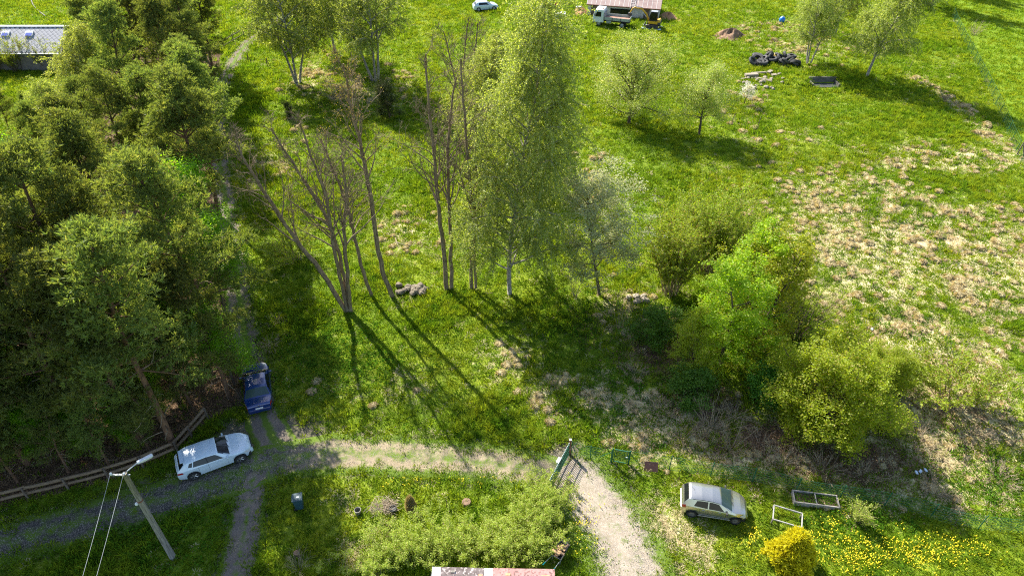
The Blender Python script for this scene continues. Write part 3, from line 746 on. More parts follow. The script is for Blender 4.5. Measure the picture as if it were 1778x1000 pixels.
# ------------------------------------------------------------------ trees
def unit(v): return v / (np.linalg.norm(v) + 1e-9)
def perp(r, d):
    a = r.normal(0, 1, 3); a -= d * (a @ d); return unit(a)
def limb(r, p, d, L, n=6, wander=.12, lift=0.0, sag=0.0):
    'a wandering polyline; lift bends it up, sag bends its far end down'
    P = [np.array(p, float)]; d = unit(np.array(d, float)); s = L / n
    for k in range(n):
        d = unit(d + r.normal(0, wander, 3) + np.array([0, 0, lift - sag * (k / n)]))
        P.append(P[-1] + d * s)
    return np.array(P)
def along(P, t):
    n = len(P) - 1; f = min(max(t, 0), .9999) * n; i = int(f)
    return P[i] + (P[i + 1] - P[i]) * (f - i), unit(P[i + 1] - P[i])
class Tree:
    def __init__(s, seed): s.r = np.random.RandomState(seed); s.w = MB(); s.lc = []; s.ld = []; s.tc = []; s.td = []; s.ls = []
    def wood(s, P, r0, r1, sides=5, mat=0, pw=1.0):
        t = np.linspace(0, 1, len(P)) ** pw; s.w.tube(P, r0 + (r1 - r0) * t, sides, mat, caps=sides > 4)
    def leaves(s, c, d=None, size=None):
        c = np.asarray(c); s.lc.append(c); s.ld.append(np.zeros_like(c) if d is None else np.broadcast_to(d, c.shape)); s.ls.append(np.full(len(c), 1.0 if size is None else size))
    def tufts(s, c, d): s.tc.append(np.asarray(c)); s.td.append(np.asarray(d))
    def meshes(s, bark_mats, leaf_m, size=.1, flat=.3, aspect=.62, needle=None, tint=None):
        wm = s.w.mesh('trunk', bark_mats, True); lm = None
        if s.lc:
            c = np.concatenate(s.lc); d = np.concatenate(s.ld); ls = np.concatenate(s.ls); mb = MB()
            V, F = diamonds(c, s.r, size * ls, flat, d + s.r.normal(0, .3, d.shape), aspect)
            mb.add(V, F, 0, s.r.rand(len(c))); lm = mb.mesh('crown', leaf_m)
        if s.tc:
            c = np.concatenate(s.tc); d = np.concatenate(s.td); L, w, k = needle
            n = len(c); mb = MB()
            c = np.repeat(c, k, 0); d = np.repeat(d, k, 0)
            dd = d * .75 + s.r.normal(0, .62, d.shape); dd /= np.linalg.norm(dd, axis=1)[:, None]
            sd = np.cross(dd, s.r.normal(0, 1, d.shape)); sd /= np.linalg.norm(sd, axis=1)[:, None] + 1e-9
            l = L * s.r.uniform(.6, 1.2, n * k)[:, None]
            V = np.stack([c - sd * w * .15, c + sd * w * .15, c + dd * l * .6 + sd * w * .5, c + dd * l, c + dd * l * .6 - sd * w * .5], 1).reshape(-1, 3)
            base = np.arange(n * k)[:, None] * 5
            tn = np.clip(np.repeat(s.r.rand(n), k) * .8 + s.r.rand(n * k) * .2, 0, 1)
            mb.add(V, base + np.array([[0, 1, 2, 3, 4]]), 0, tn)
            lm = mb.mesh('crown', leaf_m)
        return wm, lm

def pine(seed, H=17.0, cb=.42, R=2.9):
    'Scots pine: bare trunk, few rising limbs, flat pads of needle tufts at their ends'
    T = Tree(seed); r = T.r
    trunk = limb(r, (0, 0, -.2), (r.normal(0, .04), r.normal(0, .04), 1), H, 14, .03, .02)
    T.wood(trunk, .24, .04, 8)
    n = 12
    def pad(c, d, s):
        m = int(7 + 17 * s)
        q = r.normal(0, 1, (m, 3)) * np.array([.30, .30, .10]) * (.6 + s)
        T.tufts(c + q, unit(d * .5 + np.array([0, 0, .8])) + q * .9)
    for k in range(n):
        t = cb + (1 - cb) * ((k + r.rand() * .8) / n) ** .9
        u = (t - cb) / (1 - cb)
        prof = min(1, .62 + u * 1.6) * max(0, 1 - u) ** .62 * 1.12 + .13
        a0 = r.rand() * 6.28
        for j in range(r.randint(3, 6)):
            a = a0 + j * 6.28 / 4.3 + r.normal(0, .35)
            p, _ = along(trunk, t)
            L = R * prof * r.uniform(.5, 1.25)
            B = limb(r, p, (math.cos(a), math.sin(a), .05 + .8 * u + r.normal(0, .15)), L, 6, .12, .06, .05)
            T.wood(B, .05 * (L / R) + .014, .014, 5)
            ns = int(2 + L * 1.6)
            for q in range(ns):
                b, bd = along(B, .35 + .65 * (q + r.rand()) / ns)
                side = perp(r, bd); side[2] = abs(side[2]) * .4
                sd = unit(bd * .6 + side + np.array([0, 0, .2]))
                S = limb(r, b, sd, r.uniform(.35, .95), 3, .15, .12)
                T.wood(S, .016, .008, 3)
                pad(S[-1], sd, r.uniform(.2, .75))
            pad(B[-1], unit(B[-1] - B[-2]), r.uniform(.4, .9))
    pad(trunk[-1], np.array([0, 0, 1.0]), .8)
    for k in range(16):                                         # dead limbs below the crown
        p, _ = along(trunk, r.uniform(.10, cb + .15)); a = r.rand() * 6.28
        T.wood(limb(r, p, (math.cos(a), math.sin(a), r.uniform(-.15, .3)), r.uniform(.6, 2.4), 5, .24, 0, .12), .034, .010, 4, 1)
    return T.meshes([M['pine_bark'], M['twig']], M['pine_leaf'], needle=(.30, .050, 8))

def birch(seed, H=18.0, R=3.2, cb=.22, nl=44, weep=1.4, lpm=15, size=.12, leaf='birch_leaf', lean=0.0, stems=1, bark_='birch_bark', spread=.0):
    T = Tree(seed); r = T.r
    for s_ in range(stems):
        a = 6.28 * s_ / max(stems, 1) + r.rand()
        d0 = np.array([math.cos(a) * spread + lean, math.sin(a) * spread, 1.0])
        hh = H * r.uniform(.85, 1.0)
        trunk = limb(r, (math.cos(a) * .25 * (stems > 1), math.sin(a) * .25 * (stems > 1), -.2), d0, hh, 14, .035, .035)
        T.wood(trunk, .19 if stems == 1 else .14, .02, 8)
        for k in range(nl // stems):
            t = cb + (1 - cb) * ((k + r.rand()) / (nl / stems)) ** .9
            u = (t - cb) / (1 - cb)
            p, _ = along(trunk, t)
            az = k * 2.4 + r.normal(0, .4)
            L = R * (.40 + 1.0 * math.sin(math.pi * min(1, .30 + u * .66))) * r.uniform(.6, 1.0) * (1 - .55 * u)
            B = limb(r, p, (math.cos(az), math.sin(az), .75 + .5 * u), L, 7, .09, .02, .16)
            T.wood(B, .018 + .014 * L, .008, 5)
            nt_ = int(4 + L * 4.0)
            for q in range(nt_):
                tt = .25 + .75 * (q + r.rand()) / nt_
                b, bd = along(B, tt)
                sd = unit(bd * .6 + perp(r, bd) * .8)
                S = limb(r, b, sd, r.uniform(.3, .8), 3, .2, 0, .3)
                T.wood(S, .009, .005, 3)
                for tw in range(3):
                    s0, s0d = along(S, r.uniform(.3, 1))
                    wl = weep * r.uniform(.4, 1.1)
                    D = limb(r, s0, s0d * .7 + np.array([0, 0, -.25]), wl, 4, .10, 0, .75)
                    if tw == 0: T.wood(D, .006, .004, 3)
                    m = int(lpm * wl)
                    c = np.array([along(D, x)[0] for x in r.rand(m)]) + r.normal(0, .05, (m, 3))
                    T.leaves(c, np.array([0, 0, -1.0]))
    return T.meshes([M[bark_]], M[leaf], size, .15)

def broad(seed, H=7.0, R=3.5, cb=.2, trunk_r=.14, nl=26, leaf='bright_leaf', bark_='dark_bark', size=.17, dens=26, stems=1, spread=.5, flatness=1.0, clump=.42, twigs=True, lead=.75, fill=0, fz=(.55, .42)):
    'round-headed tree or bush: limbs, sub-limbs and leaf clusters at their ends'
    T = Tree(seed); r = T.r
    tips = []
    for s_ in range(stems):
        a = 6.28 * s_ / max(stems, 1) + r.rand()
        k = spread if stems > 1 else .03
        trunk = limb(r, (math.cos(a) * .15 * (stems > 1), math.sin(a) * .15 * (stems > 1), -.15), (math.cos(a) * k * r.uniform(.4, 1.2), math.sin(a) * k * r.uniform(.4, 1.2), 1), H * lead * r.uniform(.85, 1.05), 9, .06, .03)
        T.wood(trunk, trunk_r, .03, 7)
        for q in range(max(3, nl // stems)):
            t = cb + (1 - cb) * (q + r.rand()) / max(3, nl / stems); u = (t - cb) / (1 - cb)
            p, _ = along(trunk, t); az = q * 2.4 + r.normal(0, .4)
            L = R * (.55 + .55 * math.sin(math.pi * min(1, .25 + .7 * u))) * r.uniform(.7, 1.1)
            B = limb(r, p, (math.cos(az), math.sin(az), .35 + 1.0 * u * flatness + r.normal(0, .15)), L, 7, .20, .04)
            T.wood(B, .012 + .014 * L * trunk_r / .14, .006, 5)
            for w in range(int(3 + L * 2.0)):
                b, bd = along(B, .3 + .7 * r.rand())
                sd = unit(bd * .7 + perp(r, bd) + np.array([0, 0, .25]))
                S = limb(r, b, sd, r.uniform(.35, .9) * min(1, R / 3 + .3), 3, .2, .08)
                if twigs: T.wood(S, .011, .005, 3)
                tips.append(S[-1]); tips.append(S[1])
            tips.append(B[-1])
    tips = list(tips)
    for _ in range(fill):                                       # leafy shoots filling the outer crown
        d = unit(r.normal(0, 1, 3)); q = r.uniform(.60, 1.0) * (1 + .18 * math.sin(d[0] * 6 + d[2] * 5 + seed) + .14 * math.sin(d[1] * 8 + d[2] * 3))
        tips.append(np.array([d[0] * R * q, d[1] * R * q, H * fz[0] + d[2] * H * fz[1] * q]))
    tips = np.array(tips); tips = tips[tips[:, 2] > .15]
    for p in tips:
        m = int(dens * r.uniform(.45, 1.3))
        c = p + r.normal(0, clump * .5, (m, 3)) * np.array([1, 1, .75])
        T.leaves(c)
    return T.meshes([M[bark_]], M[leaf], size, .45)

def shrub(seed, H=3.0, R=1.6, stems=18, leaf='shrub_leaf', bark_='twig', size=.09, lpm=16, arch=.15, tw=4, thick=.02):
    'many thin stems from one foot, sparse small leaves'
    T = Tree(seed); r = T.r
    for s_ in range(stems):
        a = r.rand() * 6.28; k = math.sqrt(r.rand()) * R / H
        foot = np.array([math.cos(a), math.sin(a), 0]) * r.rand() * .28 * R; foot[2] = -.1
        P = limb(r, foot, (math.cos(a) * k * 1.1, math.sin(a) * k * 1.1, 1), H * r.uniform(.6, 1.08), 7, .07, .0, arch * r.rand())
        T.wood(P, thick, .006, 4)
        for q in range(tw):
            b, bd = along(P, r.uniform(.3, .97)); sd = unit(bd + perp(r, bd) * .8)
            S = limb(r, b, sd, H * r.uniform(.12, .28), 3, .15, .04)
            T.wood(S, .007, .004, 3)
            m = int(lpm * H * .2)
            if m: T.leaves(np.array([along(S, x)[0] for x in r.rand(m)]) + r.normal(0, .05, (m, 3)))
        m = int(lpm * H * .55)
        if m: T.leaves(np.array([along(P, x)[0] for x in r.uniform(.25, 1, m)]) + r.normal(0, .06, (m, 3)))
    return T.meshes([M[bark_]], M[leaf], size, .3)

def bare(seed, stems, r0=.15, leaf=None, leaf_from=.5, fork=.33, nb=17, spread=1.0, lsize=.08, nsub=7):
    'leafless tree along given stems (polylines relative to its foot)'
    T = Tree(seed); r = T.r; ends = []
    for si, P in enumerate(stems):
        P = smooth_line3(np.asarray(P, float), 4); P = P + np.concatenate([np.zeros((1, 3)), r.normal(0, .035, (len(P) - 1, 3))])
        L = np.linalg.norm(np.diff(P, axis=0), axis=1).sum()
        T.wood(P, r0 * .98 * (1 if si == 0 else .85), .055, 8, 0, 1.35)
        for k in range(nb):
            t = fork + (1 - fork) * (k + r.rand()) / nb
            p, d = along(P, t)
            l1 = ((1 - t) * L * .38 + .9) * r.uniform(.55, 1.15) * spread
            B = limb(r, p, unit(d * .9 + perp(r, d) * .75 + np.array([0, 0, .15])), l1 * 1.15, 6, .13, .05)
            T.wood(B, max(.024, r0 * .46 * (1 - t) + .020), .008, 5)
            for q in range(nsub):
                b, bd = along(B, .25 + .75 * (q + r.rand()) / nsub)
                l2 = max(.45, l1 * .36 * r.uniform(.6, 1.2))
                S = limb(r, b, unit(bd * .7 + perp(r, bd) * .8 + np.array([0, 0, .15])), l2, 4, .16, .06)
                T.wood(S, .015, .008, 3)
                for w in range(5):
                    c, cd = along(S, r.uniform(.25, 1))
                    U = limb(r, c, unit(cd * .7 + perp(r, cd) * .8 + np.array([0, 0, .2])), r.uniform(.2, .55), 2, .2, .08)
                    T.wood(U, .010, .006, 3)
                    if t > leaf_from: ends.append(U[-1]); ends.append(U[1])
    if leaf:
        e = np.array(ends); e = e[r.rand(len(e)) < .75]; T.leaves(e + r.normal(0, .05, e.shape))
        return T.meshes([M['ash_bark']], M[leaf], lsize, .1)
    return T.meshes([M['ash_bark']], None)
def smooth_line3(P, n):
    Q = np.vstack([2 * P[0] - P[1], P, 2 * P[-1] - P[-2]]); out = []
    for i in range(1, len(Q) - 2):
        for t in np.linspace(0, 1, n, endpoint=False):
            p0, p1, p2, p3 = Q[i - 1:i + 3]
            out.append(.5 * (2 * p1 + (p2 - p0) * t + (2 * p0 - 5 * p1 + 4 * p2 - p3) * t * t + (3 * p1 - p0 - 3 * p2 + p3) * t ** 3))
    out.append(P[-1]); return np.array(out)
def conifer_bush(seed, H=3.4, R=1.35):
    T = Tree(seed); r = T.r
    T.wood(limb(r, (0, 0, -.1), (0, 0, 1), H * .9, 6, .02), .08, .02, 6)
    n = 820
    for k in range(n):
        u = r.rand() ** 1.05; z = .12 + u * (H - .25)
        prof = R * min(1, (u / .16 + .25)) * (1 - u) ** .62 + .06
        a = r.rand() * 6.28
        lump = 1 + .34 * math.sin(a * 5 + z * 3.1) * math.sin(z * 4.3 + a * 2)
        rad = prof * lump * r.uniform(.72, 1.0)
        c = np.array([math.cos(a) * rad, math.sin(a) * rad, z])
        d = unit(np.array([math.cos(a) * .8, math.sin(a) * .8, .85 + .8 * u]))
        m = 4; cc = c + r.normal(0, .07, (m, 3)); T.tufts(cc, np.tile(d, (m, 1)))
        if k % 9 == 0: T.wood(np.array([[0, 0, z * .75], c]), .012, .006, 3)
    return T.meshes([M['dark_bark']], M['gold_leaf'], needle=(.30, .075, 6))

def plant(name, ms, px, py, label, cat='tree', group=None, s=1.0, rz=0.0, sz=None, z=None):
    x, y = g2(px, py)
    t = thing(name, label, cat, (x, y, hz(x, y) if z is None else z), rz, group)
    t.scale = (s, s, sz or s)
    if ms[0]: place('trunk' if cat == 'tree' else 'stems', ms[0], t)
    if ms[1]: place('crown' if cat == 'tree' else 'foliage', ms[1], t)
    return t
rg = random.Random(77)
# --- the wood on the left of the track
PINES = [pine(100 + k, 17.0, cb, R) for k, (cb, R) in enumerate([(.40, 3.3), (.28, 3.6), (.46, 3.0), (.34, 3.5), (.24, 3.2)])]
WOOD_LABEL = 'tall dark green pine crowded among others inside the wood'
def pine_at(px, py, s, k, label=WOOD_LABEL, group='pines of the wood'):
    return plant('pine_tree', PINES[k % 5], px, py, label, 'tree', group, s, rg.uniform(0, 6.28), s * rg.uniform(.92, 1.06))
pine_at(303, 776, .98, 0, 'pine with a long bare trunk rising behind the white hatchback', None)
pine_at(398, 690, .60, 1, 'low pine whose branches reach over the track by the dark blue car', None)
pine_at(390, 455, .95, 3, 'pine with pale tipped branches over the narrow gap of track', None)
pine_at(372, 130, .80, 4, 'dark pine nearest the two rail fence at the top of the track', None)
wood = [(400, 622, .98), (392, 452, .86), (380, 370, .92), (374, 300, .84), (366, 225, .86),
        (240, 765, .92), (150, 778, .98), (50, 805, .90), (-60, 830, 1.0), (-170, 850, 1.0), (195, 690, 1.05), (95, 705, 1.0), (5, 720, 1.05), (-110, 740, 1.05),
        (290, 650, .90), (160, 600, 1.0), (50, 630, 1.0), (-60, 640, 1.0), (235, 560, .95), (10, 560, .98), (-100, 560, 1.0),
        (225, 450, .84), (-40, 500, .9), (310, 350, .82), (250, 380, .76), (330, 245, .84), (255, 265, .88), (345, 170, .92), (285, 190, 1.02), (225, 205, .80), (325, 125, 1.05), (265, 140, 1.10), (345, 90, 1.0), (215, 130, .95), (300, 85, 1.05), (240, 100, 1.0), (300, 150, 1.05),
        (60, 400, .66), (130, 390, .62), (-40, 400, .74), (15, 335, .58), (190, 330, .66), (-100, 420, .8), (-70, 330, .62), (95, 315, .42),
        (260, 780, .32), (195, 802, .34), (120, 818, .36), (30, 838, .36), (-40, 850, .5), (330, 700, .45)]
WHICH = {(400, 622): 'tall pine at the wood edge with its foot just above the dark blue saloon', (366, 225): 'pine at the wood edge where the upper track leaves the trees', (240, 765): 'pine right behind the rail fence above the lamp head',
         (150, 778): 'pine behind the rail fence, left of the lamp pole wires', (50, 805): 'pine behind the far left end of the rail fence', (345, 90): 'topmost pine at the wood edge beside the short timber fence',
         (215, 130): 'pine close to the right end of the grey shingled house', (95, 315): 'small pine just below the grey house', (15, 335): 'pine below the grey house at the left edge of the photo', (260, 780): 'very low pine leaning over the rail fence near the white hatchback',
         (330, 700): 'low pine inside the corner of the rail fence behind the white hatchback'}
for k, (px, py, s) in enumerate(wood):
    if (px, py) in WHICH:
        pine_at(px, py, s, (4 if py > 680 else rg.randrange(5)), WHICH[(px, py)], 'pines of the wood'); continue
    pine_at(px + rg.uniform(-8, 8), py + rg.uniform(-8, 8), s * rg.uniform(.94, 1.05), (4 if py > 680 and s > .5 else rg.randrange(5)))
UNDER = [broad(200 + k, 9.0, 2.5, .25, .11, 34, 'wood_leaf', 'dark_bark', .12, 44, 1, .4, 1.2, .6, False, .88) for k in range(2)]
def under(px, py, s, k, lab, rz=0.0): plant('maple_tree', UNDER[k], px, py, lab, 'tree', 'broadleaf trees in the wood', s, rz)
under(352, 535, 1.42, 0, 'taller bright green broadleaf tree between the pines near the track bend', 1.0)
under(408, 668, .80, 1, 'small bright green broadleaf tree at the wood edge above the dark blue car', 2.0)
under(396, 560, 1.05, 1, 'bright green broadleaf tree rounded at the wood edge beside the narrow gap of track', 4.0)
under(118, 490, 1.45, 0, 'broad bright green tree in the wood at the left edge of the photo', 3.0)
for px, py, s_ in ((170, 530, 1.2), (210, 660, .8), (120, 765, .6), (280, 735, .5), (20, 670, .9), (60, 765, .6), (230, 775, .4), (330, 640, .8), (90, 800, .55), (160, 790, .5), (10, 820, .6), (30, 770, .8), (200, 740, .7), (-30, 800, .8)):
    under(px, py, s_, rg.randrange(2), 'bright green broadleaf sapling half hidden under the pines', rg.uniform(0, 6))
# --- birches
BIG = birch(301, 23.5, 5.1, .09, 84, 2.3, 24, .12)
plant('birch_tree', BIG, 885, 510, 'tallest weeping birch in the middle, its light green crown hanging down to the grass', 'tree', None, 1.0, .6)
B1 = birch(302, 17.0, 4.6, .17, 54, 1.8, 24, .13)
B2 = birch(303, 16.0, 4.4, .24, 72, 1.6, 20, .135, stems=3, spread=.18)
plant('birch_tree', B1, 826, 285, 'slimmer birch half hidden behind the tallest weeping birch', 'tree', 'birches', .80, 2.0)
plant('birch_tree', B2, 518, 148, 'birch clump of several white stems beside the track bend', 'tree', 'birches', 1.15, .3, 1.0)
plant('birch_tree', B2, 652, 142, 'birch clump with dark forked stems rising from the dark juniper bush', 'tree', 'birches', 1.25, 2.5, 1.05)
plant('birch_tree', B1, 582, 92, 'birch standing farther back between the two birch clumps', 'tree', 'birches', .95, 4.0)
plant('birch_tree', B1, 478, 55, 'yellow green birch overhanging the upper end of the track', 'tree', 'birches', .72, 5.0)
plant('birch_tree', B1, 1504, 136, 'birch with drooping crown left of the long shadow by the wire fence', 'tree', 'birches', .98, 1.0, .86)
plant('birch_tree', B2, 1403, 112, 'smaller birch on the bank behind the tyre heap', 'tree', 'birches', .82, 1.4, .70)
plant('birch_tree', B1, 1450, 62, 'birch behind the two right hand birches, dark crown between them', 'tree', 'birches', .68, 3.4)
FARB = broad(310, 12.0, 4.2, .2, .22, 34, 'birch_leaf', 'dark_bark', .20, 26, 1, .3)
plant('lime_tree', FARB, 1618, 12, 'thick trunked tree on the top edge beside the wire fence', 'tree', None, 1.15, .4)
plant('lime_tree', FARB, 1648, -14, 'thin dark tree just right of the thick trunked tree at the top edge', 'tree', None, 1.0, 2.0)
plant('lime_tree', FARB, 1720, -32, 'tree beyond the top edge casting shade over the bright field', 'tree', None, 1.1, 3.0)
plant('lime_tree', FARB, -22, -22, 'tree at the top left corner casting a round shadow on the lawn', 'tree', None, .6, 3.0)
# --- birch and willow by the house, top left
plant('birch_tree', B1, 120, 305, 'light yellow green birch left of the other one before the grey house', 'tree', 'birches', .62, 1.2)
plant('birch_tree', B1, 168, 262, 'light green birch in front of the grey shingled house', 'tree', 'birches', .78, 2.2)
HOUSE_SHRUB = shrub(320, 4.6, 2.3, 34, 'shrub_leaf', 'dark_bark', .12, 22, .1, 8, .035)
plant('garden_shrub', HOUSE_SHRUB, 84, 120, 'green shrub at the right end of the grey house wall', 'shrub', None, .85, 2)
plant('garden_shrub', HOUSE_SHRUB, -8, 128, 'green shrub before the house wall at the left edge of the photo', 'shrub', None, .9, 4)
for px, py, s_ in ((30, 262, .40), (-22, 270, .46), (72, 258, .36)): pine_at(px, py, s_, 2, 'young pine in the row just below the grey house', 'young pines below the house')
plant('garden_shrub', HOUSE_SHRUB, 32, 124, 'dark twiggy shrub in front of the grey shingled house wall', 'shrub')

# --- bare trees along the meadow edge
def stems_of(lines):
    fx, fy = g2(*lines[0][0]); out = []
    for k, L in enumerate(lines):
        P = []
        for i, q in enumerate(L):
            dy = q[2] if len(q) > 2 else 0
            p = on_plane(q[0], q[1], fy + dy); P.append((p[0] - fx, p[1] - fy, max(p[2], -.2) if i else -.2))
        out.append(P)
    return out
def bare_tree(seed, lines, label, **k):
    px, py = lines[0][0][:2]
    return plant('bare_tree', bare(seed, stems_of(lines), **k), px, py, label, 'tree', 'bare trees along the meadow edge')
bare_tree(401, [[(603, 541), (556, 470, .2), (520, 425, .4), (470, 350, .8), (432, 290, 1.0), (408, 245, 1.2)],
                [(604, 541), (590, 480), (578, 420, -.3), (570, 360, -.4), (548, 290, -.6), (522, 215, -.6)],
                [(607, 541), (597, 480, .4), (585, 430, .6), (560, 365, .9), (520, 300, 1.2), (470, 225, 1.4)],
                [(609, 541), (602, 470, -.3), (598, 400, -.5), (600, 330, -.6), (592, 270, -.8)]],
          'leafless tree of several leaning stems from one foot, leftmost of all', r0=.19, nb=18, fork=.36)
bare_tree(402, [[(646, 513), (627, 460), (613, 400, .2), (600, 350, .3), (580, 300, .5), (556, 240, .6)]],
          'slim leafless tree leaning left between the many stemmed one and the catkin tree', r0=.15, nb=16, fork=.35)
bare_tree(403, [[(683, 514), (664, 470), (650, 390), (636, 300), (622, 235), (606, 170), (596, 110)]],
          'tall slender tree with yellowish catkins in its top, left of the rock pile', r0=.20, leaf='bud', leaf_from=.45, fork=.47, nb=24, spread=.8)
bare_tree(404, [[(776, 503), (770, 440), (763, 370), (756, 300), (748, 220), (738, 95)], [(784, 500), (783, 430, .3), (779, 340, .4), (778, 250, .5), (790, 130, .6)]],
          'tall leafless pair of stems right of the rock pile', r0=.19, fork=.38, nb=22)
bare_tree(405, [[(819, 501), (818, 440), (820, 370), (815, 300), (806, 200), (800, 100)], [(826, 499), (823, 420, .3), (825, 330, .5), (832, 230, .6)]],
          'leafless tree of two straight stems close to the tallest birch', r0=.15, fork=.36, nb=20)
bare_tree(406, [[(802, 212), (798, 150), (806, 100), (812, 40)], [(803, 212), (792, 150, .4), (782, 100, .8), (770, 55, 1.0)], [(804, 212), (812, 150, -.3), (824, 90, -.4), (830, 40, -.4)]],
          'farther leafless tree with forked dark stems against the bright upper meadow', r0=.12, fork=.3, nb=12)
# --- fruit trees and willow
F1 = broad(501, 9.6, 5.0, .16, .20, 30, 'fruit_leaf', 'dark_bark', .14, 40, 1, .3, .95, .75, True, .78, 260, (.52, .42))
plant('fruit_tree', F1, 1092, 216, 'wide pale blossoming fruit tree with dark open branches', 'tree', None, 1.05, .5)
F2 = broad(502, 8.6, 3.1, .30, .15, 24, 'fruit_leaf', 'dark_bark', .135, 44, 1, .3, 1.0, .65, True, .82, 150, (.60, .36))
plant('fruit_tree', F2, 1214, 234, 'narrower pale green fruit tree right of the wide blossoming one', 'tree', None, .98, 1.5)
F3 = broad(503, 2.6, .9, .4, .05, 14, 'white_blossom', 'dark_bark', .10, 14, 1, .3, 1.0, .3, True, .8)
plant('fruit_tree', F3, 1291, 183, 'tiny fruit tree in white blossom below the rubble', 'tree', None, 1.1, .3)
W1 = broad(504, 12.2, 3.4, .24, .13, 30, 'grey_leaf', 'dark_bark', .15, 30, 1, .3, 1.05, .42, True, .84, 260, (.60, .38))
plant('willow_tree', W1, 1041, 512, 'grey green small leaved tree with dark trunk right of the tallest birch', 'tree', None, 1.0, 2.2)
# --- maples and bushes on the bank
MP1 = broad(511, 10.8, 2.5, .12, .13, 44, 'bright_leaf', 'dark_bark', .16, 34, 2, .20, 1.2, .32, False, .92, 240, (.50, .46))
plant('maple_tree', MP1, 1245, 640, 'upright bright green young maple in the thicket, tallest of the maples', 'tree', None, 1.0, .4)
MP2 = broad(512, 9.4, 2.9, .12, .12, 44, 'round_leaf', 'dark_bark', .15, 26, 2, .22, 1.1, .34, True, .92, 200, (.50, .46))
plant('maple_tree', MP2, 1292, 612, 'yellow green young maple behind and right of the upright bright maple', 'tree', None, 1.05, 1.4)
plant('maple_tree', MP2, 1200, 662, 'low bright green maple at the lower left foot of the thicket', 'tree', None, .60, 3.4)
RD = broad(513, 6.6, 3.9, .06, .15, 54, 'round_leaf', 'dark_bark', .14, 30, 3, .5, .95, .36, True, .88, 1250, (.42, .50))
plant('maple_tree', RD, 1424, 738, 'broad dome shaped yellow green maple alone above the raised beds', 'tree', None, 1.0, .2)
plant('maple_tree', RD, 1520, 672, 'smaller yellow green maple against the right side of the dome shaped one', 'tree', None, .52, 1.2)
E1 = broad(514, 3.2, 1.7, .1, .06, 26, 'deep_leaf', 'dark_bark', .14, 30, 2, .4, 1.0, .45, False, .85)
plant('elder_bush', E1, 1130, 598, 'deep green elder bush at the left edge of the thicket', 'shrub', None, 1.0, .2)
plant('elder_bush', E1, 1195, 700, 'deep green low elder bush below the bright maples', 'shrub', None, .85, 2.0)
plant('elder_bush', E1, 1330, 700, 'green elder bush touching the left side of the dome shaped maple', 'shrub', None, .85, 4.0)
S1 = shrub(521, 7.6, 2.5, 60, 'shrub_leaf', 'twig', .125, 34, .08, 8, .030)
plant('hazel_shrub', S1, 1165, 508, 'tall olive green many stemmed shrub right of the grey green tree', 'shrub', 'hazel shrubs of the thicket', 1.0, 0)
plant('hazel_shrub', S1, 1225, 470, 'olive green many stemmed shrub at the back of the thicket, behind the upright maple', 'shrub', 'hazel shrubs of the thicket', 1.05, 2)
plant('hazel_shrub', S1, 1285, 515, 'yellowish many stemmed shrub at the back right of the thicket', 'shrub', 'hazel shrubs of the thicket', .85, 4)
S2 = shrub(522, 4.6, 1.3, 22, 'shrub_leaf', 'dark_bark', .09, 3, .05, 6, .03)
plant('hazel_shrub', S2, 1378, 590, 'bare dark stems fanning upward at the right end of the thicket', 'shrub', None, 1.25, 1)
S3 = shrub(523, 3.6, 2.6, 44, 'shrub_leaf', 'twig', .12, 26, .25, 6, .022)
plant('hazel_shrub', S3, 1652, 700, 'wide thin yellowish shrub on the dry bank, right of the dome shaped maple', 'shrub', None, 1.3, 1)
plant('hazel_shrub', S3, 512, 452, 'thin light green shrub behind the leftmost bare tree', 'shrub', None, .95, 2)
plant('hazel_shrub', S3, 1545, 748, 'sparse shrub on the dry bank just below the dome shaped maple on its right', 'shrub', None, .45, 2.6)
S4 = shrub(524, 1.7, .75, 30, 'hedge_leaf', 'twig', .07, 34, .1, 4, .012)
plant('garden_shrub', S4, 1488, 905, 'small rounded pale green shrub right of the wooden raised bed', 'shrub', None, 1.0, 1)
S5 = shrub(525, 2.4, 1.7, 30, 'dead_leaf', 'twig', .05, 3, .3, 4, .012)
plant('dry_shrub', S5, 1690, 62, 'dry pale twigs beside the top of the wire fence', 'shrub', None, .9, 1)
plant('dry_shrub', S5, 520, 990, 'brown bare twiggy shrub in the shaded lawn at the bottom edge', 'shrub', None, .55, 2)
plant('dry_shrub', S5, 590, 178, 'brown brushwood shrub between the two birch clumps', 'shrub', None, 1.3, 3)
plant('dry_shrub', S5, 1235, 745, 'grey bare twiggy shrub on the slope above the silver car', 'shrub', None, 1.0, 3)
plant('dry_shrub', S5, 1270, 780, 'grey bare twigs spreading behind the silver car near the fence', 'shrub', None, .8, 4)
BR = shrub(527, 1.1, 1.9, 44, 'dead_leaf', 'twig', .06, 5, .55, 5, .012)
for k, (px, py, s_) in enumerate(((1150, 715, 1.0), (1185, 765, .9), (1320, 770, .9), (1360, 805, 1.0), (1430, 815, 1.1), (1500, 825, 1.0), (1590, 760, 1.2), (1690, 760, 1.1), (1735, 830, 1.0), (1100, 650, .9), (1275, 725, 1.1), (470, 600, .8), (478, 560, .7), (1620, 850, .9))):
    plant('bramble', BR, px, py, 'low tangle of dry arching bramble stems' + (' on the shaded bank' if px > 900 else ' in the shaded grass beside the track'), 'shrub', 'brambles on the bank' if px > 900 else 'brambles by the track', s_, k * 1.3)
S6 = shrub(526, 3.4, .8, 9, 'shrub_leaf', 'twig', .09, 7, .1, 4, .02)
plant('sapling', S6, 1000, 515, 'thin sapling with a few leaves between the tallest birch and the grey green tree', 'shrub', None, 1.0, 1)
plant('sapling', S6, 1078, 570, 'thin sapling on bare ground left of the elder bush', 'shrub', None, .95, 2)
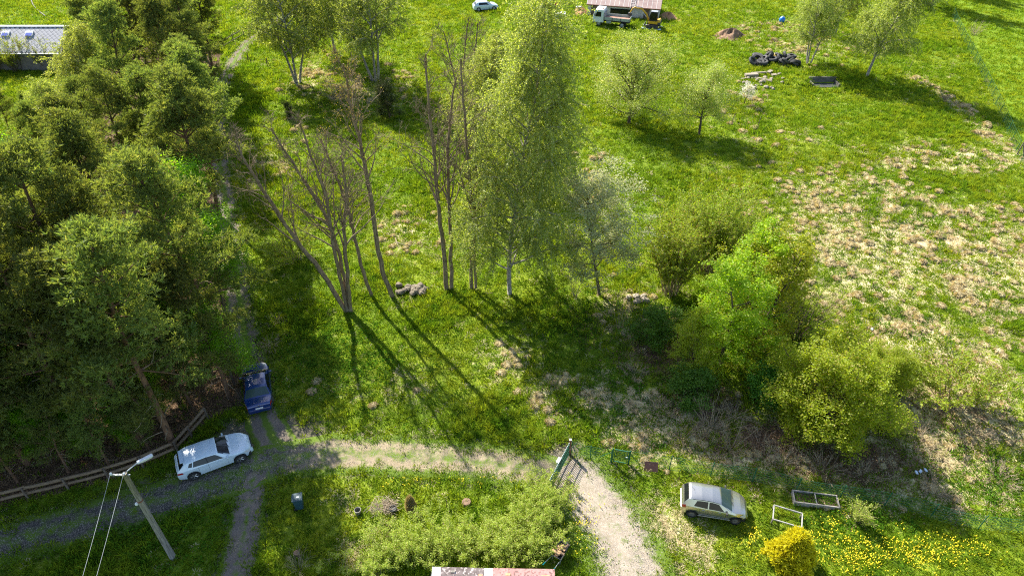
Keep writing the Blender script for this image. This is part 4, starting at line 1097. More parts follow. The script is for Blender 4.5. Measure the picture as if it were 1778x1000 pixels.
plant('sapling', S6, 1188, 200, 'thin sapling between the two pale fruit trees', 'shrub', None, .6, 3)
Y1 = broad(531, 4.2, 1.5, .05, .07, 24, 'yew_leaf', 'dark_bark', .12, 40, 2, .2, 1.4, .45, False, .95)
plant('juniper_bush', Y1, 678, 205, 'dark dense juniper bush at the foot of the forked birch clump', 'shrub', None, 1.0, 1)
plant('juniper_bush', Y1, 505, 205, 'low dull green bush in the shade left of the catkin tree top', 'shrub', None, .45, 2)
GC = conifer_bush(541)
plant('golden_cypress', GC, 1368, 980, 'golden yellow cypress bush in front of the pale frame', 'shrub', None, .86, .4)
DS = conifer_bush(542, 1.5, .5)
DSm = DS[1].copy(); DSm.materials.clear(); DSm.materials.append(M['dead_leaf'])
plant('dead_conifer', (DS[0], DSm), 714, 885, 'small dead brown conifer standing in the sunny lawn', 'shrub', None, .42, .4, .80)
# --- hedge along the yard: one thing, many shoots
def hedge():
    T = Tree(551); r = T.r
    line = smooth_line(np.array([g2(*p) for p in [(655, 985), (720, 955), (800, 948), (880, 955), (925, 940), (945, 895), (955, 858)]]), 10)
    foot = line[0]
    for k in range(620):
        q = line[r.randint(0, len(line))] + r.normal(0, .62, 2)
        if r.rand() < .25: q = q + np.array([r.normal(-.8, .7), r.normal(0, .5)])
        H = r.uniform(.9, 1.9)
        P = limb(r, (q[0] - foot[0], q[1] - foot[1], -.1), (r.normal(0, .28), r.normal(0, .28), 1), H, 5, .12, .02)
        T.wood(P, .010, .004, 3)
        for j in range(4):
            b, bd = along(P, r.uniform(.2, .95)); S = limb(r, b, unit(bd + perp(r, bd)), r.uniform(.2, .5), 3, .2, .05)
            T.wood(S, .005, .003, 3)
            T.leaves(np.array([along(S, x)[0] for x in r.rand(30)]) + r.normal(0, .06, (30, 3)))
        T.leaves(np.array([along(P, x)[0] for x in r.uniform(.15, 1, 30)]) + r.normal(0, .08, (30, 3)))
    wm, lm = T.meshes([M['twig']], M['hedge_leaf'], .075, .3)
    t = thing('hedge', 'young yellow green leafy hedge bending round the lawn above the red roof', 'hedge', (foot[0], foot[1], hz(*foot)))
    place('stems', wm, t); place('foliage', lm, t)
hedge()
# ------------------------------------------------------------------ cars
def interp(tab, x):
    xs = [p[0] for p in tab]; ys = [p[1] for p in tab]
    return float(np.interp(x, xs, ys))
class CarShape:
    'body surface S(x, v): x from the tail forward, v from sill (0) over the shoulder (2) and roof edge (3) to the centre line (5)'
    def __init__(s, L, W, top, belt, wheels, rw, sill=.26, tumble=.46):
        s.L, s.W, s.top, s.belt, s.wheels, s.rw, s.sill, s.tumble = L, W, top, belt, wheels, rw, sill, tumble
    def plan(s, x):
        a = s.L / 2; u = abs(x - a) / a
        return s.W / 2 * (1 - (.20 if x < a else .36) * max(0, (u - .50) / .50) ** (3.0 if x < a else 2.2))
    def bottom(s, x):
        z = s.sill + .05 * max(0, abs(x - s.L / 2) / (s.L / 2) - .75) * 4
        for c in s.wheels:
            R = s.rw + .055
            if abs(x - c) < R: z = max(z, s.rw + math.sqrt(max(0, R * R - (x - c) ** 2)))
        return z
    def S(s, x, v, side=1):
        w = s.plan(x); zt = interp(s.top, x); zbelt = min(interp(s.belt, x), zt - .035)
        zb = min(s.bottom(x), zbelt - .06)
        wt = max(w * .30, w - .035 - max(0, zt - zbelt - .04) * s.tumble)
        crown = .03 + .05 * min(1, max(0, (zt - zbelt) / .5))
        mid = zb + (zbelt - zb) * .5
        pts = [(w * .965 - .02, zb), (w * 1.0, mid), (w * .975, zbelt), (wt, zt - crown), (wt * .72, zt - crown * .28), (0.0, zt)]
        i = min(int(v), 4); f = v - i
        # soft corners: quadratic blend near the knots
        y = pts[i][0] * (1 - f) + pts[i + 1][0] * f; z = pts[i][1] * (1 - f) + pts[i + 1][1] * f
        return np.array([x, y * side, z])
    def body(s):
        xs = set(np.linspace(0, s.L, 64))
        for c in s.wheels:
            for t in np.linspace(0, math.pi, 15): xs.add(c + (s.rw + .055) * math.cos(t))
        for p in s.top: xs.add(p[0])
        xs = sorted(xs); xs = [x for i, x in enumerate(xs) if i == 0 or x - xs[i - 1] > .004]
        vs = [0, .35, .7, 1, 1.3, 1.7, 1.93, 2.0, 2.07, 2.4, 2.8, 2.94, 3.0, 3.06, 3.4, 4, 4.5, 5]
        prof = [(v, 1) for v in vs] + [(v, -1) for v in vs[-2::-1]]
        V = np.array([s.S(x, v, sd) for x in xs for v, sd in prof]); k = len(prof)
        i = np.arange(len(xs) - 1)[:, None] * k; j = np.arange(k - 1)[None, :]
        F = np.stack([i + j, i + j + 1, i + k + j + 1, i + k + j], -1).reshape(-1, 4)[:, ::-1]
        mb = MB(); mb.add(V, F)
        mb.f.append(np.array([list(range(k))])); mb.f.append(np.array([list(range(k))[::-1]]) + (len(xs) - 1) * k)
        mb.m.append(np.zeros(2, np.int32)); mb.t.append(np.full(2, .5))
        return mb
    def patch(s, mb, corners, off=.008, n=8, side=1, mat=0, mirror=False):
        'sheet on the body between four (x, v) corners'
        (x0, v0), (x1, v1), (x2, v2), (x3, v3) = corners
        V = []
        for a in np.linspace(0, 1, n):
            for b in np.linspace(0, 1, n):
                x = (x0 * (1 - a) + x1 * a) * (1 - b) + (x3 * (1 - a) + x2 * a) * b
                v = (v0 * (1 - a) + v1 * a) * (1 - b) + (v3 * (1 - a) + v2 * a) * b
                sd = side; vv = v
                if v > 5: vv = 10 - v; sd = -side
                p = s.S(x, vv, sd); e = 1e-3
                px = s.S(min(x + e, s.L), vv, sd) - s.S(max(x - e, 0), vv, sd); pv = s.S(x, min(vv + e * 10, 5), sd) - s.S(x, max(vv - e * 10, 0), sd)
                nn = np.cross(px, pv); nn = nn / (np.linalg.norm(nn) + 1e-12)
                c = np.array([s.L / 2, 0, .6])
                if nn @ (p - c) < 0: nn = -nn
                V.append(p + nn * off)
        i = np.arange(n - 1)[:, None] * n; j = np.arange(n - 1)[None, :]
        F = np.stack([i + j, i + j + 1, i + n + j + 1, i + n + j], -1).reshape(-1, 4)
        return mb.add(np.array(V), F, mat)

def wheel_meshes(r, w, spokes, rimmat, key):
    mb = MB(); ri = r * .68
    mb.lathe([(ri, -w / 2), (r * .93, -w / 2), (r, -w / 2 + .03), (r, w / 2 - .03), (r * .93, w / 2), (ri, w / 2)], 28, 0, 'y')
    tyre = mb.mesh('wheel ' + key, M['rubber'], False)
    mb = MB()
    mb.lathe([(ri, -w / 2 + .01), (ri, w / 2 - .012), (ri * .92, w / 2 - .012), (ri * .90, w / 2 - .06)], 24, 0, 'y')
    if spokes:
        mb.lathe([(ri * .90, w / 2 - .07), (.001, w / 2 - .07)], 24, 1, 'y')
        for k in range(spokes):
            a = 6.28 * k / spokes
            for o in (-.13, .13):
                p0 = np.array([math.cos(a) * .05, w / 2 - .035, math.sin(a) * .05]); p1 = np.array([math.cos(a + o) * ri * .94, w / 2 - .02, math.sin(a + o) * ri * .94])
                mb.tube([p0, p1], [.022, .018], 5, 0)
        mb.lathe([(.055, w / 2 - .04), (.05, w / 2 - .012), (.001, w / 2 - .01)], 12, 0, 'y')
    else:
        mb.lathe([(ri * .90, w / 2 - .05), (ri * .55, w / 2 - .02), (.06, w / 2 - .03), (.001, w / 2 - .02)], 24, 0, 'y')
    rim = mb.mesh('rim ' + key, [rimmat, M['black_trim']], False)
    return tyre, rim
def build_car(name, label, sh, paint, loc, rz, spokes, rimmat, glassmats, patches, lights, extra):
    t = thing(name, label, 'car', loc, rz)
    ox = -sh.L / 2
    def part(nm, mb, mats, smooth=True, parent=t, bevel=0.0):
        for v in mb.v: v[:, 0] += ox
        return mb.build(nm, mats, parent, smooth, bevel)
    b = part('body', sh.body(), paint)
    mod = b.modifiers.new('crease', 'EDGE_SPLIT'); mod.split_angle = math.radians(50)
    mb = MB(); mb.box((sh.L / 2, 0, .36), (sh.L * .93, sh.W * .80, .30)); part('underbody', mb, M['black_trim'], False)
    tyre, rim = wheel_meshes(sh.rw, .20, spokes, rimmat, name)
    for c in sh.wheels:
        for sd in (1, -1):
            w = place('wheel', tyre, t); w.location = (c + ox, sd * (sh.W / 2 - .125), sh.rw); w.rotation_euler = (0, 0, 0 if sd == 1 else math.pi)
            place('rim', rim, w)
    for nm, corners, mat, both, off in patches:
        for sd in ((1, -1) if both else (1,)):
            mb = MB(); sh.patch(mb, corners, off, 10, sd); part(nm, mb, mat)
    for nm, corners, mat in lights:
        for sd in (1, -1):
            mb = MB(); sh.patch(mb, corners, .012, 6, sd); part(nm, mb, mat)
    extra(t, part, sh)
    return t
def box_part(part, nm, c, d, mat, bevel=.02, parent=None):
    mb = MB(); mb.box(c, d)
    return part(nm, mb, mat, False, parent, bevel) if parent else part(nm, mb, mat, False, bevel=bevel)
def mirrors(part, sh, x, z, mat):
    for sd in (1, -1):
        mb = MB(); mb.box((x, sd * (sh.W / 2 + .07), z), (.10, .19, .13)); part('mirror', mb, mat, False, bevel=.03)
def handles(part, sh, xs, z, mat):
    for sd in (1, -1):
        for x in xs:
            mb = MB(); mb.box((x, sd * (sh.plan(x) * .985 + .006), z), (.17, .03, .03)); part('door_handle', mb, mat, False, bevel=.008)
def seam(part, sh, x, sds=(1, -1)):
    for sd in sds:
        mb = MB(); sh.patch(mb, [(x - .006, .25), (x + .006, .25), (x + .006, 1.95), (x - .006, 1.95)], .004, 5, sd); part('door_gap', mb, M['black_trim'])
def axis_pose(rear, front, W, sh, near=-1):
    'pose from the ground points under the near-side wheels'
    a = np.array(g2(*rear)); b = np.array(g2(*front)); d = b - a; rz = math.atan2(d[1], d[0])
    xm = (sh.wheels[0] + sh.wheels[1]) / 2 - sh.L / 2
    c = (a + b) / 2 + near * -1 * np.array([-math.sin(rz), math.cos(rz)]) * (W / 2 - .1) - np.array([math.cos(rz), math.sin(rz)]) * xm
    return (c[0], c[1], hz(c[0], c[1]) + .03), rz

# white five-door hatchback
sh = CarShape(4.26, 1.79, [(0, .78), (.03, .93), (.10, 1.02), (.22, 1.12), (.50, 1.36), (.62, 1.425), (1.2, 1.462), (1.75, 1.455), (2.35, 1.40), (3.02, 1.035), (3.10, 1.00), (3.6, .93), (3.98, .82), (4.12, .73), (4.22, .60), (4.26, .50)],
              [(0, .86), (.6, .96), (2.0, .93), (3.0, .90), (3.8, .78), (4.26, .48)], (.80, 3.43), .325)
loc, rz = axis_pose((342, 832), (419, 803), 1.79, sh)
def ex(t, part, sh):
    mirrors(part, sh, 2.82, .98, M['white_paint_sky_tint']); handles(part, sh, (1.52, 2.42), .86, M['white_paint_sky_tint']); seam(part, sh, 1.72); seam(part, sh, 2.78); seam(part, sh, 1.18)
    box_part(part, 'rear_bumper', (.03, 0, .50), (.12, 1.40, .24), M['white_paint_sky_tint'], .05)
    box_part(part, 'front_bumper', (4.20, 0, .44), (.12, 1.16, .20), M['white_paint_sky_tint'], .05)
    box_part(part, 'grille', (4.24, 0, .60), (.05, .90, .07), M['black_trim'], .01)
    box_part(part, 'number_plate', (-.035, 0, .62), (.015, .50, .11), M['plate'], .004)
    box_part(part, 'roof_spoiler', (.44, 0, 1.385), (.22, 1.02, .035), M['white_paint_sky_tint'], .012)
    for y in (.22, -.22):
        mb = MB(); mb.tube([(3.06, y - .05, 1.035), (2.93, y + .30, 1.10)], .012, 4); part('wiper', mb, M['black_trim'], False)
build_car('hatchback_car', 'white five door hatchback parked on the dark gravel beside the rail fence', sh, M['white_paint_sky_tint'], loc, rz, 5, M['alloy'], None,
          [('windscreen', [(2.40, 3.12), (2.98, 2.75), (2.98, 7.25), (2.40, 6.88)], M['glass'], False, .008),
           ('rear_window', [(.20, 3.0), (.475, 3.35), (.475, 6.65), (.20, 7.0)], M['glass'], False, .008),
           ('side_window', [(1.76, 2.12), (2.66, 2.12), (2.20, 2.88), (1.74, 2.88)], M['glass'], True, .008),
           ('side_window', [(.92, 2.22), (1.70, 2.12), (1.69, 2.88), (1.02, 2.88)], M['glass'], True, .008),
           ('quarter_window', [(.66, 2.4), (.87, 2.28), (.96, 2.86), (.78, 2.84)], M['glass'], True, .008),
           ('door_pillar', [(1.69, 2.10), (1.77, 2.10), (1.75, 2.90), (1.68, 2.90)], M['black_trim'], True, .006),
           ('tailgate', [(.02, 3.3), (.10, 3.1), (.10, 6.9), (.02, 6.7)], M['white_paint_sky_tint'], False, .010)],
          [('headlight', [(3.72, 1.55), (4.12, 1.5), (4.10, 2.6), (3.74, 2.02)], M['lamp_clear']), ('tail_light', [(.02, 1.55), (.34, 1.6), (.30, 2.0), (.03, 2.0)], M['lamp_red'])], ex)
# dark blue saloon with its bonnet towards the top of the photo
sh = CarShape(4.36, 1.75, [(0, .80), (.04, .93), (.12, .985), (.55, 1.01), (.66, 1.03), (1.22, 1.33), (1.42, 1.385), (2.0, 1.415), (2.5, 1.385), (3.12, 1.02), (3.2, .985), (3.7, .93), (4.1, .83), (4.26, .72), (4.33, .60), (4.36, .48)],
              [(0, .90), (.6, .95), (2.0, .92), (3.0, .90), (3.8, .79), (4.36, .46)], (.92, 3.48), .31)
a = np.array(g2(455, 722)); b = np.array(g2(446, 634)); d = (b - a) / np.linalg.norm(b - a); c = a + d * 2.2
def ex(t, part, sh):
    mirrors(part, sh, 2.86, .98, M['blue_paint']); handles(part, sh, (1.55, 2.5), .86, M['black_trim']); seam(part, sh, 1.85); seam(part, sh, 2.85)
    mb = MB(); mb.box((.05, 0, .50), (.16, 1.38, .22)); part('rear_bumper', mb, M['blue_paint'], False, bevel=.05)
    mb = MB(); mb.box((4.30, 0, .46), (.12, 1.13, .20)); part('front_bumper', mb, M['blue_paint'], False, bevel=.05)
    for s_, (yy, ww, mt) in enumerate(((.0, .46, 'plate'), (.25, .04, 'plate_blue'))):
        mb = MB(); mb.box((-.035, yy, .70), (.02, ww, .11)); part('number_plate' if s_ == 0 else 'plate_strip', mb, M[mt], False)
    mb = MB(); mb.cyl((.02, 0, .90), (-.02, 0, .90), .045, .045, 12); part('badge', mb, M['alloy'], False)
build_car('saloon_car', 'dark blue saloon in the shade at the wood edge, rear toward the viewer', sh, M['blue_paint'], (c[0], c[1], hz(c[0], c[1]) + .02), math.atan2(d[1], d[0]), 0, M['dark_rim'], None,
          [('windscreen', [(2.54, 3.12), (3.08, 2.75), (3.08, 7.25), (2.54, 6.88)], M['glass'], False, .008),
           ('rear_window', [(.72, 3.2), (1.22, 3.25), (1.22, 6.75), (.72, 6.8)], M['glass_green'], False, .008),
           ('side_window', [(1.90, 2.12), (2.74, 2.12), (2.36, 2.88), (1.88, 2.88)], M['glass'], True, .008),
           ('side_window', [(1.00, 2.2), (1.83, 2.12), (1.82, 2.88), (1.26, 2.86)], M['glass'], True, .008)],
          [('tail_light', [(.0, 1.5), (.30, 1.5), (.28, 2.0), (.0, 2.0)], M['lamp_red']), ('headlight', [(4.02, 1.55), (4.28, 1.5), (4.26, 2.4), (4.04, 2.02)], M['lamp_clear'])], ex)
# silver small hatchback
sh = CarShape(3.64, 1.66, [(0, .82), (.03, 1.0), (.08, 1.10), (.16, 1.22), (.32, 1.42), (.42, 1.475), (1.0, 1.51), (1.6, 1.49), (2.02, 1.42), (2.72, 1.04), (2.80, 1.0), (3.2, .91), (3.46, .80), (3.58, .66), (3.64, .48)],
              [(0, .92), (.6, .98), (1.8, .93), (2.7, .88), (3.2, .76), (3.64, .46)], (.62, 2.99), .29)
loc, rz = axis_pose((1203, 897), (1271, 908), 1.66, sh)
def ex(t, part, sh):
    mirrors(part, sh, 2.42, .98, M['black_trim']); handles(part, sh, (1.18, 2.02), .86, M['silver_paint']); seam(part, sh, 1.40); seam(part, sh, 2.38); seam(part, sh, .98)
    for sd in (1, -1):
        mb = MB(); mb.box((1.8, sd * (.835), .36), (1.75, .03, .06)); part('side_sill', mb, M['silver_paint'], False, bevel=.01)
        mb = MB(); sh.patch(mb, [(.5, 2.97), (2.0, 2.97), (2.0, 3.05), (.5, 3.05)], .012, 8, sd); part('roof_strip', mb, M['black_trim'])
    mb = MB(); mb.box((.02, 0, .52), (.12, 1.30, .26)); part('rear_bumper', mb, M['silver_paint'], False, bevel=.06)
    mb = MB(); mb.box((3.58, 0, .44), (.12, 1.06, .22)); part('front_bumper', mb, M['silver_paint'], False, bevel=.06)
    mb = MB(); mb.tube([(.62, .0, 1.49), (.36, .0, 1.80)], .008, 4); part('aerial', mb, M['black_trim'], False)
    for y in (.2, -.25):
        mb = MB(); mb.tube([(2.76, y - .05, 1.045), (2.60, y + .32, 1.13)], .012, 4); part('wiper', mb, M['black_trim'], False)
build_car('compact_car', 'silver compact hatchback on the grass at the end of the driveway', sh, M['silver_paint'], loc, rz, 0, M['dark_rim'], None,
          [('windscreen', [(2.07, 3.12), (2.68, 2.72), (2.68, 7.28), (2.07, 6.88)], M['glass_green'], False, .008),
           ('rear_window', [(.10, 3.0), (.30, 3.30), (.30, 6.70), (.10, 7.0)], M['glass'], False, .008),
           ('side_window', [(1.44, 2.12), (2.32, 2.12), (1.94, 2.88), (1.42, 2.88)], M['glass'], True, .008),
           ('side_window', [(.62, 2.2), (1.37, 2.12), (1.36, 2.88), (.76, 2.84)], M['glass'], True, .008)],
          [('headlight', [(3.14, 1.5), (3.50, 1.4), (3.46, 3.2), (3.16, 2.02)], M['lamp_clear']), ('tail_light', [(.01, 1.45), (.20, 1.5), (.20, 2.25), (.02, 2.1)], M['lamp_red'])], ex)

# ------------------------------------------------------------------ tipper truck, digger
def truck():
    a = np.array(g2(1042, 46)); b = np.array(g2(1081, 50)); d = (a - b) / np.linalg.norm(a - b)
    rz = math.atan2(d[1], d[0]); c = a - d * 2.0 + np.array([-d[1], d[0]]) * -.95
    if c[1] < a[1]: c = a - d * 2.0 + np.array([-d[1], d[0]]) * .95
    t = thing('tipper_truck', 'pale green white tipper truck with an empty rusty bed beside the long shed', 'truck', (c[0], c[1], hz(*c)), rz)
    w = 2.05
    mb = MB(); mb.prism([(1.55, .55), (3.15, .55), (3.25, .75), (3.22, 1.35), (2.95, 2.25), (2.75, 2.42), (1.60, 2.42), (1.55, 2.30)], -w / 2, w / 2); cab = mb.build('cab', M['truck_paint'], t, False, .06)
    mb = MB(); mb.add(np.array([(3.245, -.85, 1.38), (3.245, .85, 1.38), (2.995, .80, 2.18), (2.995, -.80, 2.18)]), [[0, 1, 2, 3]]); mb.build('windscreen', M['glass'], t)
    for sd in (1, -1):
        y = sd * (w / 2 + .012)
        door = MB(); door.prism([(1.85, .62), (2.95, .62), (2.98, 1.35), (2.72, 2.22), (1.85, 2.22)], y - .01, y + .01); dd = door.build('door', M['truck_paint'], t, False, .005)
        mb = MB(); y2 = sd * (w / 2 + .03); mb.prism([(1.95, 1.40), (2.88, 1.40), (2.64, 2.12), (1.95, 2.12)], y2 - .006, y2 + .006); mb.build('door_window', M['glass'], dd)
        mb = MB(); mb.box((2.90, sd * (w / 2 + .17), 1.75), (.10, .20, .45)); mb.build('mirror', M['black_trim'], t, False, .03)
        mb = MB(); mb.box((3.22, sd * .78, .86), (.10, .34, .18)); mb.build('headlight', M['lamp_clear'], t, False, .02)
        mb = MB(); mb.box((-.45, sd * (w / 2 + .02), 1.22), (3.9, .05, .42)); mb.build('side_board', M['truck_side'], t, False, .01)
        for x in (-2.4, -1.1, .2, 1.45):
            mb = MB(); mb.box((x, sd * (w / 2 + .055), 1.22), (.07, .04, .50)); mb.build('stake', M['chassis'], t)
    mb = MB(); mb.box((2.1, 0, 2.46), (.55, .7, .05)); mb.build('roof_hatch', M['white_box'], t, False, .015)
    mb = MB(); mb.cyl((1.75, .55, 2.42), (1.75, .55, 2.60), .07, .05, 10); mb.build('beacon', M['orange_board'], t)
    mb = MB(); mb.box((-.45, 0, 1.02), (3.92, w, .09)); mb.build('bed_floor', M['truck_floor'], t)
    mb = MB(); mb.box((1.48, 0, 1.50), (.06, w + .08, 1.0)); mb.build('headboard', M['zinc'], t)
    mb = MB(); mb.box((-2.43, 0, 1.22), (.05, w + .06, .42)); mb.build('tail_board', M['truck_side'], t)
    mb = MB(); mb.box((.3, 0, .72), (5.4, .85, .22)); mb.box((3.1, 0, .52), (.25, 2.0, .22)); mb.build('chassis', M['chassis'], t)
    for sd in (1, -1):
        mb = MB(); mb.box((.75, sd * .78, .70), (.75, .42, .40)); mb.build('fuel_tank', M['zinc'], t, False, .05)
        mb = MB(); mb.lathe([(.50, -.17), (.53, 0), (.50, .17)], 16, 0, 'y', (-1.35, sd * .80, .46)); mb.build('mudguard', M['chassis'], t)
    tyre, rim = wheel_meshes(.40, .26, 0, M['zinc'], 'truck')
    for x in (2.25, -1.35):
        for sd in (1, -1):
            q = place('wheel', tyre, t); q.location = (x, sd * .88, .40); q.rotation_euler = (0, 0, 0 if sd == 1 else math.pi); place('rim', rim, q)
truck()
def digger():
    p = g2(1133, 49); x, y = p
    a = np.array(g2(1042, 46)); b = np.array(g2(1081, 50)); d = (a - b) / np.linalg.norm(a - b); rz = math.atan2(d[1], d[0])
    m = thing('ground_sheet', 'pale blue ramp sheets lying under the small digger', 'ramp', (x, y, hz(x, y)), rz)
    for sd in (1, -1):
        mb = MB(); mb.box((.1, sd * .72, .05), (3.0, .55, .07)); mb.build('ramp_board', M['pale_blue'], m, False, .01)
    t = thing('mini_digger', 'small yellow and black digger reaching its arm over the truck bed', 'digger', (x, y, hz(x, y) + .09), rz)
    for sd in (1, -1):
        prof = [(1.05 * math.cos(u) if False else (.78 * (1 if math.cos(u) > 0 else -1) + .24 * math.cos(u)), .24 + .24 * math.sin(u)) for u in np.linspace(0, 2 * math.pi, 17)[:-1]]
        mb = MB(); mb.prism(prof, sd * .72 - .16, sd * .72 + .16); tr = mb.build('crawler_track', M['track_rubber'], t, False)
        for xx in (-.6, -.2, .2, .6):
            mb = MB(); mb.cyl((xx, sd * .72 - .17, .24), (xx, sd * .72 + .17, .24), .13, .13, 10); mb.build('track_roller', M['chassis'], tr)
    mb = MB(); mb.box((0, 0, .50), (1.1, 1.0, .22)); mb.build('undercarriage', M['chassis'], t, False, .03)
    mb = MB(); mb.prism([(-1.05, .62), (.62, .62), (.72, .80), (.62, 1.02), (-.55, 1.02), (-.95, 1.25), (-1.12, 1.05)], -.72, .72); mb.build('housing', M['yellow'], t, False, .05)
    mb = MB(); mb.prism([(-1.16, .60), (-.70, .60), (-.75, .95), (-1.14, .95)], -.73, .73); mb.build('counterweight', M['chassis'], t, False, .04)
    mb = MB(); mb.prism([(-.62, 1.03), (.58, 1.03), (.62, 1.7), (.40, 2.38), (-.58, 2.38)], -.10, .66); cab = mb.build('cab', M['black_trim'], t, False, .04)
    for sd, yy in ((1, .672), (-1, -.112)):
        mb = MB(); mb.prism([(-.50, 1.25), (.46, 1.25), (.50, 1.7), (.34, 2.22), (-.48, 2.22)], yy - .006, yy + .006); mb.build('cab_window', M['glass'], t)
    mb = MB(); mb.box((-.08, .28, 2.41), (1.02, .78, .05)); mb.build('cab_roof', M['zinc'], t, False, .02)
    mb = MB(); mb.tube([(.75, -.25, .85), (1.2, -.25, 1.75), (2.0, -.25, 2.45), (3.0, -.25, 2.50)], [.15, .14, .13, .10], 8); mb.build('boom', M['yellow'], t)
    mb = MB(); mb.tube([(2.95, -.25, 2.62), (3.35, -.25, 2.40), (3.75, -.25, 1.65)], [.09, .10, .07], 8); mb.build('dipper_arm', M['yellow'], t)
    mb = MB(); mb.tube([(.95, -.25, 1.05), (1.75, -.25, 1.9)], .045, 6); mb.tube([(1.9, -.25, 2.62), (2.95, -.25, 2.72)], .045, 6); mb.build('hydraulic_ram', M['alloy'], t)
    mb = MB(); mb.prism([(3.45, 1.72), (3.95, 1.70), (4.05, 1.45), (3.80, 1.22), (3.45, 1.28)], -.52, .02); mb.build('bucket', M['chassis'], t, False, .02)
    mb = MB(); mb.box((1.25, 0, .35), (.10, 1.55, .38)); mb.build('dozer_blade', M['chassis'], t, False, .03)
digger()
# ------------------------------------------------------------------ buildings
rg = random.Random(9)
def slanted(mb, o, ux, uv, nrm, x, v, w, h, th=.02, lift=0.0, mat=0):
    'thin board lying on a slope: centre (x, v) in slope coordinates'
    c = o + ux * x + uv * v + nrm * (lift + th / 2)
    R = np.stack([ux * w / 2, uv * h / 2, nrm * th / 2])
    V = np.array([[a, b, d] for a in (-1, 1) for b in (-1, 1) for d in (-1, 1)], float) @ R + c
    return mb.add(V, np.array([[0, 1, 3, 2], [4, 6, 7, 5], [0, 4, 5, 1], [2, 3, 7, 6], [0, 2, 6, 4], [1, 5, 7, 3]]), mat)
def long_shed():
    a = np.array(g2(1020, 27)); b = np.array(g2(1143, 36)); d = (b - a); L = np.linalg.norm(d); d /= L; n = np.array([-d[1], d[0]])
    t = thing('long_shed', 'long low shed with pale walls and a panelled red brown roof behind the truck', 'shed', (a[0], a[1], hz(*a)), math.atan2(d[1], d[0]))
    D, e, rdg = 5.2, 1.75, 3.0
    for nm, c, s in (('front_wall', (L / 2, .06, e / 2), (L, .12, e)), ('back_wall', (L / 2, D, e / 2), (L, .12, e))):
        mb = MB(); mb.box(c, s); mb.build('wall', M['shed_wall'], t)
    for x in (.06, L - .06):
        mb = MB(); mb.prism([(.13, 0), (D - .07, 0), (D - .07, e), (D / 2, rdg - .06), (.13, e)], x - .05, x + .05, axis='x'); mb.build('wall', M['shed_wall'], t)
    for x, w in ((1.0, 1.0), (9.3, .9)):
        mb = MB(); mb.box((x, -.015, .85), (w, .04, 1.5)); dr = mb.build('door', M['wood_dark'], t)
    mb = MB(); mb.box((5.2, -.012, .95), (3.2, .03, .8)); mb.build('window', M['glass'], t)
    # two slopes; the one toward the yard is built panel by panel
    sl = math.hypot(D / 2 + .25, rdg - e + .12); ang = math.atan2(rdg - e + .12, D / 2 + .25)
    o = np.array([-.2, -.25, e - .02]); ux = np.array([1., 0, 0]); uv = np.array([0, math.cos(ang), math.sin(ang)]); nr = np.array([0, -math.sin(ang), math.cos(ang)])
    np_ = 16; pw = (L + .4) / np_
    for k in range(np_):
        for r_ in range(2):
            mb = MB(); slanted(mb, o, ux, uv, nr, pw * (k + .5), sl * (r_ + .5) / 2, pw - .07, sl / 2 - .03, .035, .03 + rg.uniform(0, .01)); mb.build('roof_panel', M['shed_roof'], t)
        mb = MB(); slanted(mb, o, ux, uv, nr, pw * k + (.03 if k == 0 else 0), sl / 2, .06, sl, .05, .035); mb.build('roof_seam', M['seam'], t)
    mb = MB(); slanted(mb, o, ux, uv, nr, (L + .4) / 2, sl / 2, L + .4, sl, .03); mb.build('roof_deck', M['slate_edge'], t)
    o2 = np.array([-.2, D + .25, e - .02]); uv2 = np.array([0, -math.cos(ang), math.sin(ang)]); nr2 = np.array([0, math.sin(ang), math.cos(ang)])
    mb = MB(); slanted(mb, o2, ux, uv2, nr2, (L + .4) / 2, sl / 2, L + .4, sl, .05); mb.build('roof', M['shed_roof'], t)
    mb = MB(); mb.box((L / 2, -.30, e - .02), (L + .4, .10, .12)); mb.build('gutter', M['brown_edge'], t)
    mb = MB()
    for x in (6.9, 7.6): slanted(mb, o, ux, uv, nr, x, sl / 2 - .1, .06, sl + .3, .05, .10)
    for k in range(9): slanted(mb, o, ux, uv, nr, 7.25, .2 + k * (sl - .3) / 8, .70, .05, .04, .11)
    lad = mb.build('roof_ladder', M['seam'], None)
    lad.matrix_world = Matrix.Translation(t.location) @ Matrix.Rotation(t.rotation_euler.z, 4, 'Z')
    tag(lad, 'pale ladder lying on the red brown roof of the long shed', 'ladder')
long_shed()
